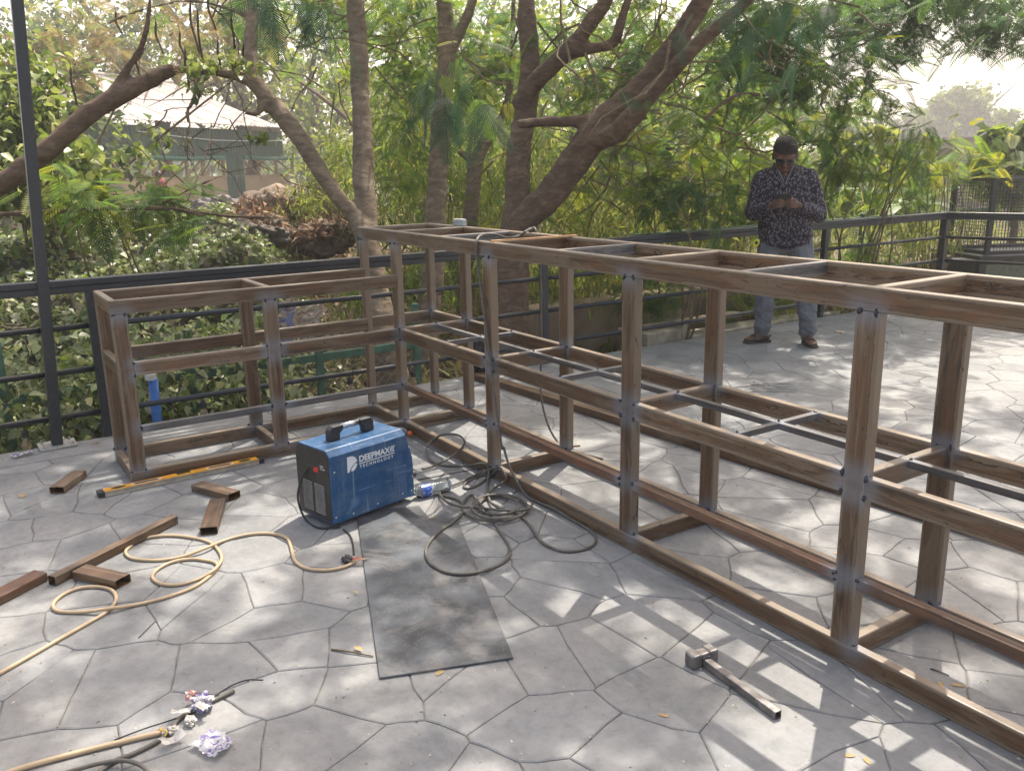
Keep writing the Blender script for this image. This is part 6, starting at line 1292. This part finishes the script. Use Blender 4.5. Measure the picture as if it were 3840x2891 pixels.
# open collar: two folded leaves and the skin showing between them
for s in (-1, 1):
    q = MB(); q.rings([[Vector((s * x, y, z)) + Vector((0, dy, 0)) for x, y, z in ((.012, -.122, 1.41), (.066, -.082, 1.525), (.090, .03, 1.55), (.104, .02, 1.50), (.098, -.08, 1.465))][::s] for dy in (-.006, .004)]); q.build('collar', SHIRT, man, bevel=.003)
    q = MB(); q.rings([[Vector((s * x, y, z)) + Vector((0, dy, 0)) for x, y, z in ((.006, -.128, 1.375), (.010, -.122, 1.40), (.060, -.090, 1.51), (.066, -.092, 1.50))][::s] for dy in (-.010, -.004)]); q.build('collar_lining', INNER, man)
q = MB(); ellip(q, (0, -.060, 1.455), (.048, .050, .08)); q.build('neck_opening', SKIN, man, smooth=True)
q = MB(); q.rings([[(x, y - .008, z) for z, y in ((.87, -.13), (.95, -.142), (1.05, -.165), (1.12, -.178), (1.22, -.167), (1.34, -.138))] + [(x, y + .01, z) for z, y in ((1.34, -.12), (1.22, -.15), (1.12, -.16), (.95, -.12), (.87, -.11))] for x in (-.006, .014)]); q.build('placket', SHIRT, man)
for s, el, wr in ((-1, elL, wrL), (1, elR, wrR)): q = MB(); d = (wr - el).normalized(); q.tube([wr - d * .035, wr - d * .028, wr + d * .008], [.040, .043, .041], 14); q.build('cuff', SHIRT, man, smooth=False)
q = MB(); loft(q, [(.838, .01, -.11, .05, .015), (.87, 0, -.06, .16, .085), (.90, 0, .0, .214, .15)]); q.build('shirt_tail', SHIRT, man, smooth=True)
# trousers
JEAN = plain('grey_denim', (.125, .135, .155), .85, nvar=.22, nscale=14)
q = MB(); loft(q, [(.80, 0, .03, .10, .10), (.84, 0, .03, .205, .145), (.93, 0, .025, .212, .148), (.99, 0, .02, .205, .14)])
for s, hi, kn, an in ((-1, hipL, knL, anL), (1, hipR, knR, anR)):
    capsule(q, hi + Vector((s * .0, 0, -.02)), kn, .118, .088); capsule(q, kn, kn + (an - kn) * .5, .088, .083); capsule(q, kn + (an - kn) * .5, an + Vector((0, 0, .035)), .083, .072)
def wrl(p): k = 1.8 if p.z < .35 else 1; return k * (.008 * noise.noise(Vector((p.x * 8, p.y * 8, p.z * 16))) + .004 * noise.noise(Vector((p.x * 20, p.y * 20, p.z * 34 + p.x * 20))))
fuse(q, 'trousers', .0085, JEAN, man, 3, disp=wrl)
# hair, beard, sunglasses
HAIR = plain('black_hair', (.012, .010, .009), .9, nvar=.4, nscale=160, bump=.6)
q = MB(); n = 18; R = []
for i in range(10):
    th = PI * .5 * i / 9; z = math.sin(th); s = max(.02, math.cos(th)); R.append([hp(.0845 * s * math.cos(2 * PI * j / n), .012 + .104 * s * math.sin(2 * PI * j / n), .060 + .084 * z) for j in range(n)])
R = [[hp(.0835 * math.cos(2 * PI * j / n), .012 + .102 * math.sin(2 * PI * j / n), .060 - (.097 if math.sin(2 * PI * j / n) > -.2 else .0) * min(1, max(0, (math.sin(2 * PI * j / n) + .45) * 1.6))) for j in range(n)]] + R
q.rings(R); q.build('hair', HAIR, man, smooth=True)
q = MB(); ellip(q, hp(0, -.046, -.098), (.044, .036, .028), HT); ellip(q, hp(0, -.008, -.078), (.0655, .058, .040), HT); q.build('beard', HAIR, man, smooth=True)
LENS = plain('dark_lens', (.008, .008, .009), .06, spec=.8)
sg_ = thing('sunglasses_tmp', '', '') if False else None
for s in (-1, 1):
    q = MB(); q.rings([[hp(s * .034 + .030 * math.copysign(abs(math.cos(a)) ** .7, math.cos(a)), y + .012 * abs(math.cos(a)) * (1 if math.cos(a) * s > 0 else 0), .006 + .021 * math.copysign(abs(math.sin(a)) ** .8, math.sin(a))) for a in [2 * PI * k / 16 for k in range(16)]] for y in (-.101, -.094)]); q.build('sunglass_lens', LENS, man)
    q = MB(); q.tube([hp(s * .063, -.088, .012), hp(s * .078, -.03, .010), hp(s * .084, .02, .004)], .0035, 6); q.build('sunglass_arm', BLACKR, man)
q = MB(); q.tube([hp(-.006, -.101, .012), hp(.006, -.101, .012)], .004, 6); q.build('sunglass_bridge', BLACKR, man)
# sandals
SAND = plain('sandal_leather', (.035, .026, .024), .4, nvar=.25); SOLE = plain('sandal_sole', (.05, .04, .035), .7)
for an, dr in ((anL, Vector((-.86, -.5, 0)).normalized()), (anR, Vector((.30, -.95, 0)).normalized())):
    sd = Vector((-dr.y, dr.x, 0)); o0 = Vector((an.x, an.y, 0)); out = []
    for l, w2 in ((-.085, .016), (-.075, .030), (-.03, .036), (.04, .040), (.10, .049), (.15, .045), (.172, .022)): out.append((l, w2))
    poly = [o0 + dr * l + sd * w2 for l, w2 in out] + [o0 + dr * l - sd * w2 for l, w2 in reversed(out)]
    q = MB(); q.rings([[(p.x, p.y, z) for p in poly] for z in (.0008, .022)]); q.build('sandal_sole', SOLE, man, bevel=.003)
    R = []
    for l, hz in ((.035, .098), (.065, .086), (.100, .072)):
        R.append([o0 + dr * l + sd * (.050 * math.cos(a)) + Vector((0, 0, .018 + hz * .78 * math.sin(a))) for a in [PI * k / 10 for k in range(11)]])
    q = MB(); q.rings(R, cap=False); o = q.build('sandal_strap', SAND, man, smooth=True); sd_ = o.modifiers.new('t', 'SOLIDIFY'); sd_.thickness = .004
    q = MB(); q.tube(spline([o0 + dr * .03 + sd * .045 + Vector((0, 0, .03)), o0 - dr * .05 + sd * .040 + Vector((0, 0, .055)), o0 - dr * .088 + Vector((0, 0, .06)), o0 - dr * .05 - sd * .040 + Vector((0, 0, .055)), o0 + dr * .03 - sd * .045 + Vector((0, 0, .03))], 4), .006, 6); q.build('heel_strap', SAND, man, smooth=True)
# phone and the tape on his hip are held things
ph = thing('phone', 'black smartphone held in both hands by the standing man', 'phone', tuple(Vector((MC.x, MC.y, 0)) + Matrix.Rotation(MROT, 3, 'Z') @ Vector((-.012, -.345, 1.268))), MROT)
q = MB(); M4 = Matrix.Rotation(math.radians(32), 4, 'X'); q.box((-.062, -.0045, -.030), (.062, .0045, .036), M4); q.build('phone_body', BLACKR, ph, bevel=.003)
q = MB(); q.box((-.057, .0046, -.027), (.057, .0052, .033), M4); q.build('screen', LENS, ph)
tp = thing('tape_measure', 'yellow and black tape measure clipped to the hip of the standing man', 'tape measure', tuple(Vector((MC.x, MC.y, 0)) + Matrix.Rotation(MROT, 3, 'Z') @ Vector((-.235, -.06, .885))), MROT)
q = MB(); M5 = Matrix.Rotation(.35, 4, 'Y'); q.prism([(.026 * math.cos(a), .037 * math.sin(a)) for a in [2 * PI * k / 12 for k in range(12)]], -.018, .018, M5 @ Matrix.Rotation(PI / 2, 4, 'X')); q.build('case', plain('lime_plastic', (.62, .62, .04), .4), tp, bevel=.004)
q = MB(); q.prism([(.014 * math.cos(a), .016 * math.sin(a)) for a in [2 * PI * k / 10 for k in range(10)]], .0182, .021, M5 @ Matrix.Rotation(PI / 2, 4, 'X')); q.build('badge', BLACKR, tp)
# he stands a little aslant: every part leans to his right above the ankles
for o in man.children:
    for v_ in o.data.vertices: v_.co.x -= .060 * max(0, v_.co.z - .12)
    o.data.update()
for o, z in ((ph, 1.268), (tp, .885)): o.location = o.location + Matrix.Rotation(MROT, 3, 'Z') @ Vector((-.060 * (z - .12), 0, 0))
# second person far off by the shed wall
_, sb, sux, snb, sxat = SHED
pc = AT(347, 440, 24.5); pz = terrain(pc.x, pc.y); pr = math.atan2(sux.y, sux.x)
pv = thing('person', 'person in a dark red shirt seen from behind in front of the shed wall', 'person', (pc.x, pc.y, pz), pr); zz = AT(347, 374, 24.5).z - pz; k = zz / 1.70
q = MB(); loft(q, [(.78 * k, 0, 0, .12, .1), (.95 * k, 0, 0, .17, .12), (1.3 * k, 0, 0, .19, .12), (1.42 * k, 0, 0, .12, .09)], 14); capsule(q, (0, 0, 1.38 * k), (.02, -.02, 1.55 * k), .05, .05); ellip(q, (.02, -.03, 1.6 * k), (.078, .095, .115))
for s in (-1, 1):
    capsule(q, (s * .19, 0, 1.36 * k), (s * .26, -.05, 1.08 * k), .05, .04); capsule(q, (s * .26, -.05, 1.08 * k), (s * .16, -.22, .95 * k), .04, .03); capsule(q, (s * .09, 0, .85 * k), (s * .11, -.02, .45 * k), .085, .06); capsule(q, (s * .11, -.02, .45 * k), (s * .11, .03, .06 * k), .055, .04); capsule(q, (s * .11, .04, .04), (s * .12, -.12, .03), .04, .03)
    for f in range(5): capsule(q, (s * .16, -.22, .95 * k), (s * (.16 - .012 * (f - 2)), -.28, .93 * k), .014, .009, 6)
fuse(q, 'body', .02, SKIN, pv, 2)
q = MB(); loft(q, [(.84 * k, 0, 0, .19, .14), (1.05 * k, 0, 0, .20, .145), (1.3 * k, 0, 0, .215, .14), (1.42 * k, 0, 0, .13, .10)], 14)
for s in (-1, 1): capsule(q, (s * .19, 0, 1.35 * k), (s * .25, -.04, 1.12 * k), .075, .065)
fuse(q, 'shirt', .02, plain('dark_red_cloth', (.17, .02, .03), .8, nvar=.2), pv, 2)
q = MB(); loft(q, [(.72 * k, 0, 0, .1, .1), (.80 * k, 0, 0, .18, .13), (.90 * k, 0, 0, .18, .13)], 14)
for s in (-1, 1): capsule(q, (s * .09, 0, .82 * k), (s * .11, -.01, .45 * k), .10, .08); capsule(q, (s * .11, -.01, .45 * k), (s * .11, .03, .12 * k), .08, .065)
fuse(q, 'trousers', .02, plain('khaki_cloth', (.2, .17, .12), .85), pv, 2)
q = MB(); ellip(q, (.02, -.01, 1.635 * k), (.083, .095, .10)); q.build('hair', HAIR, pv, smooth=True)

# ================================================================== dusty air
AIR = bpy.data.materials.new('dusty_air'); AIR.use_nodes = True; n_ = AIR.node_tree.nodes; n_.remove(n_['Principled BSDF'])
pv_ = n_.new('ShaderNodeVolumePrincipled'); pv_.inputs['Color'].default_value = (.95, .93, .90, 1); pv_.inputs['Density'].default_value = .0036; pv_.inputs['Anisotropy'].default_value = .3
AIR.node_tree.links.new(pv_.outputs[0], n_['Material Output'].inputs['Volume'])
q = MB(); q.box((-425, -305, -4), (305, 425, 40)); q.build('haze', AIR, kind='stuff')
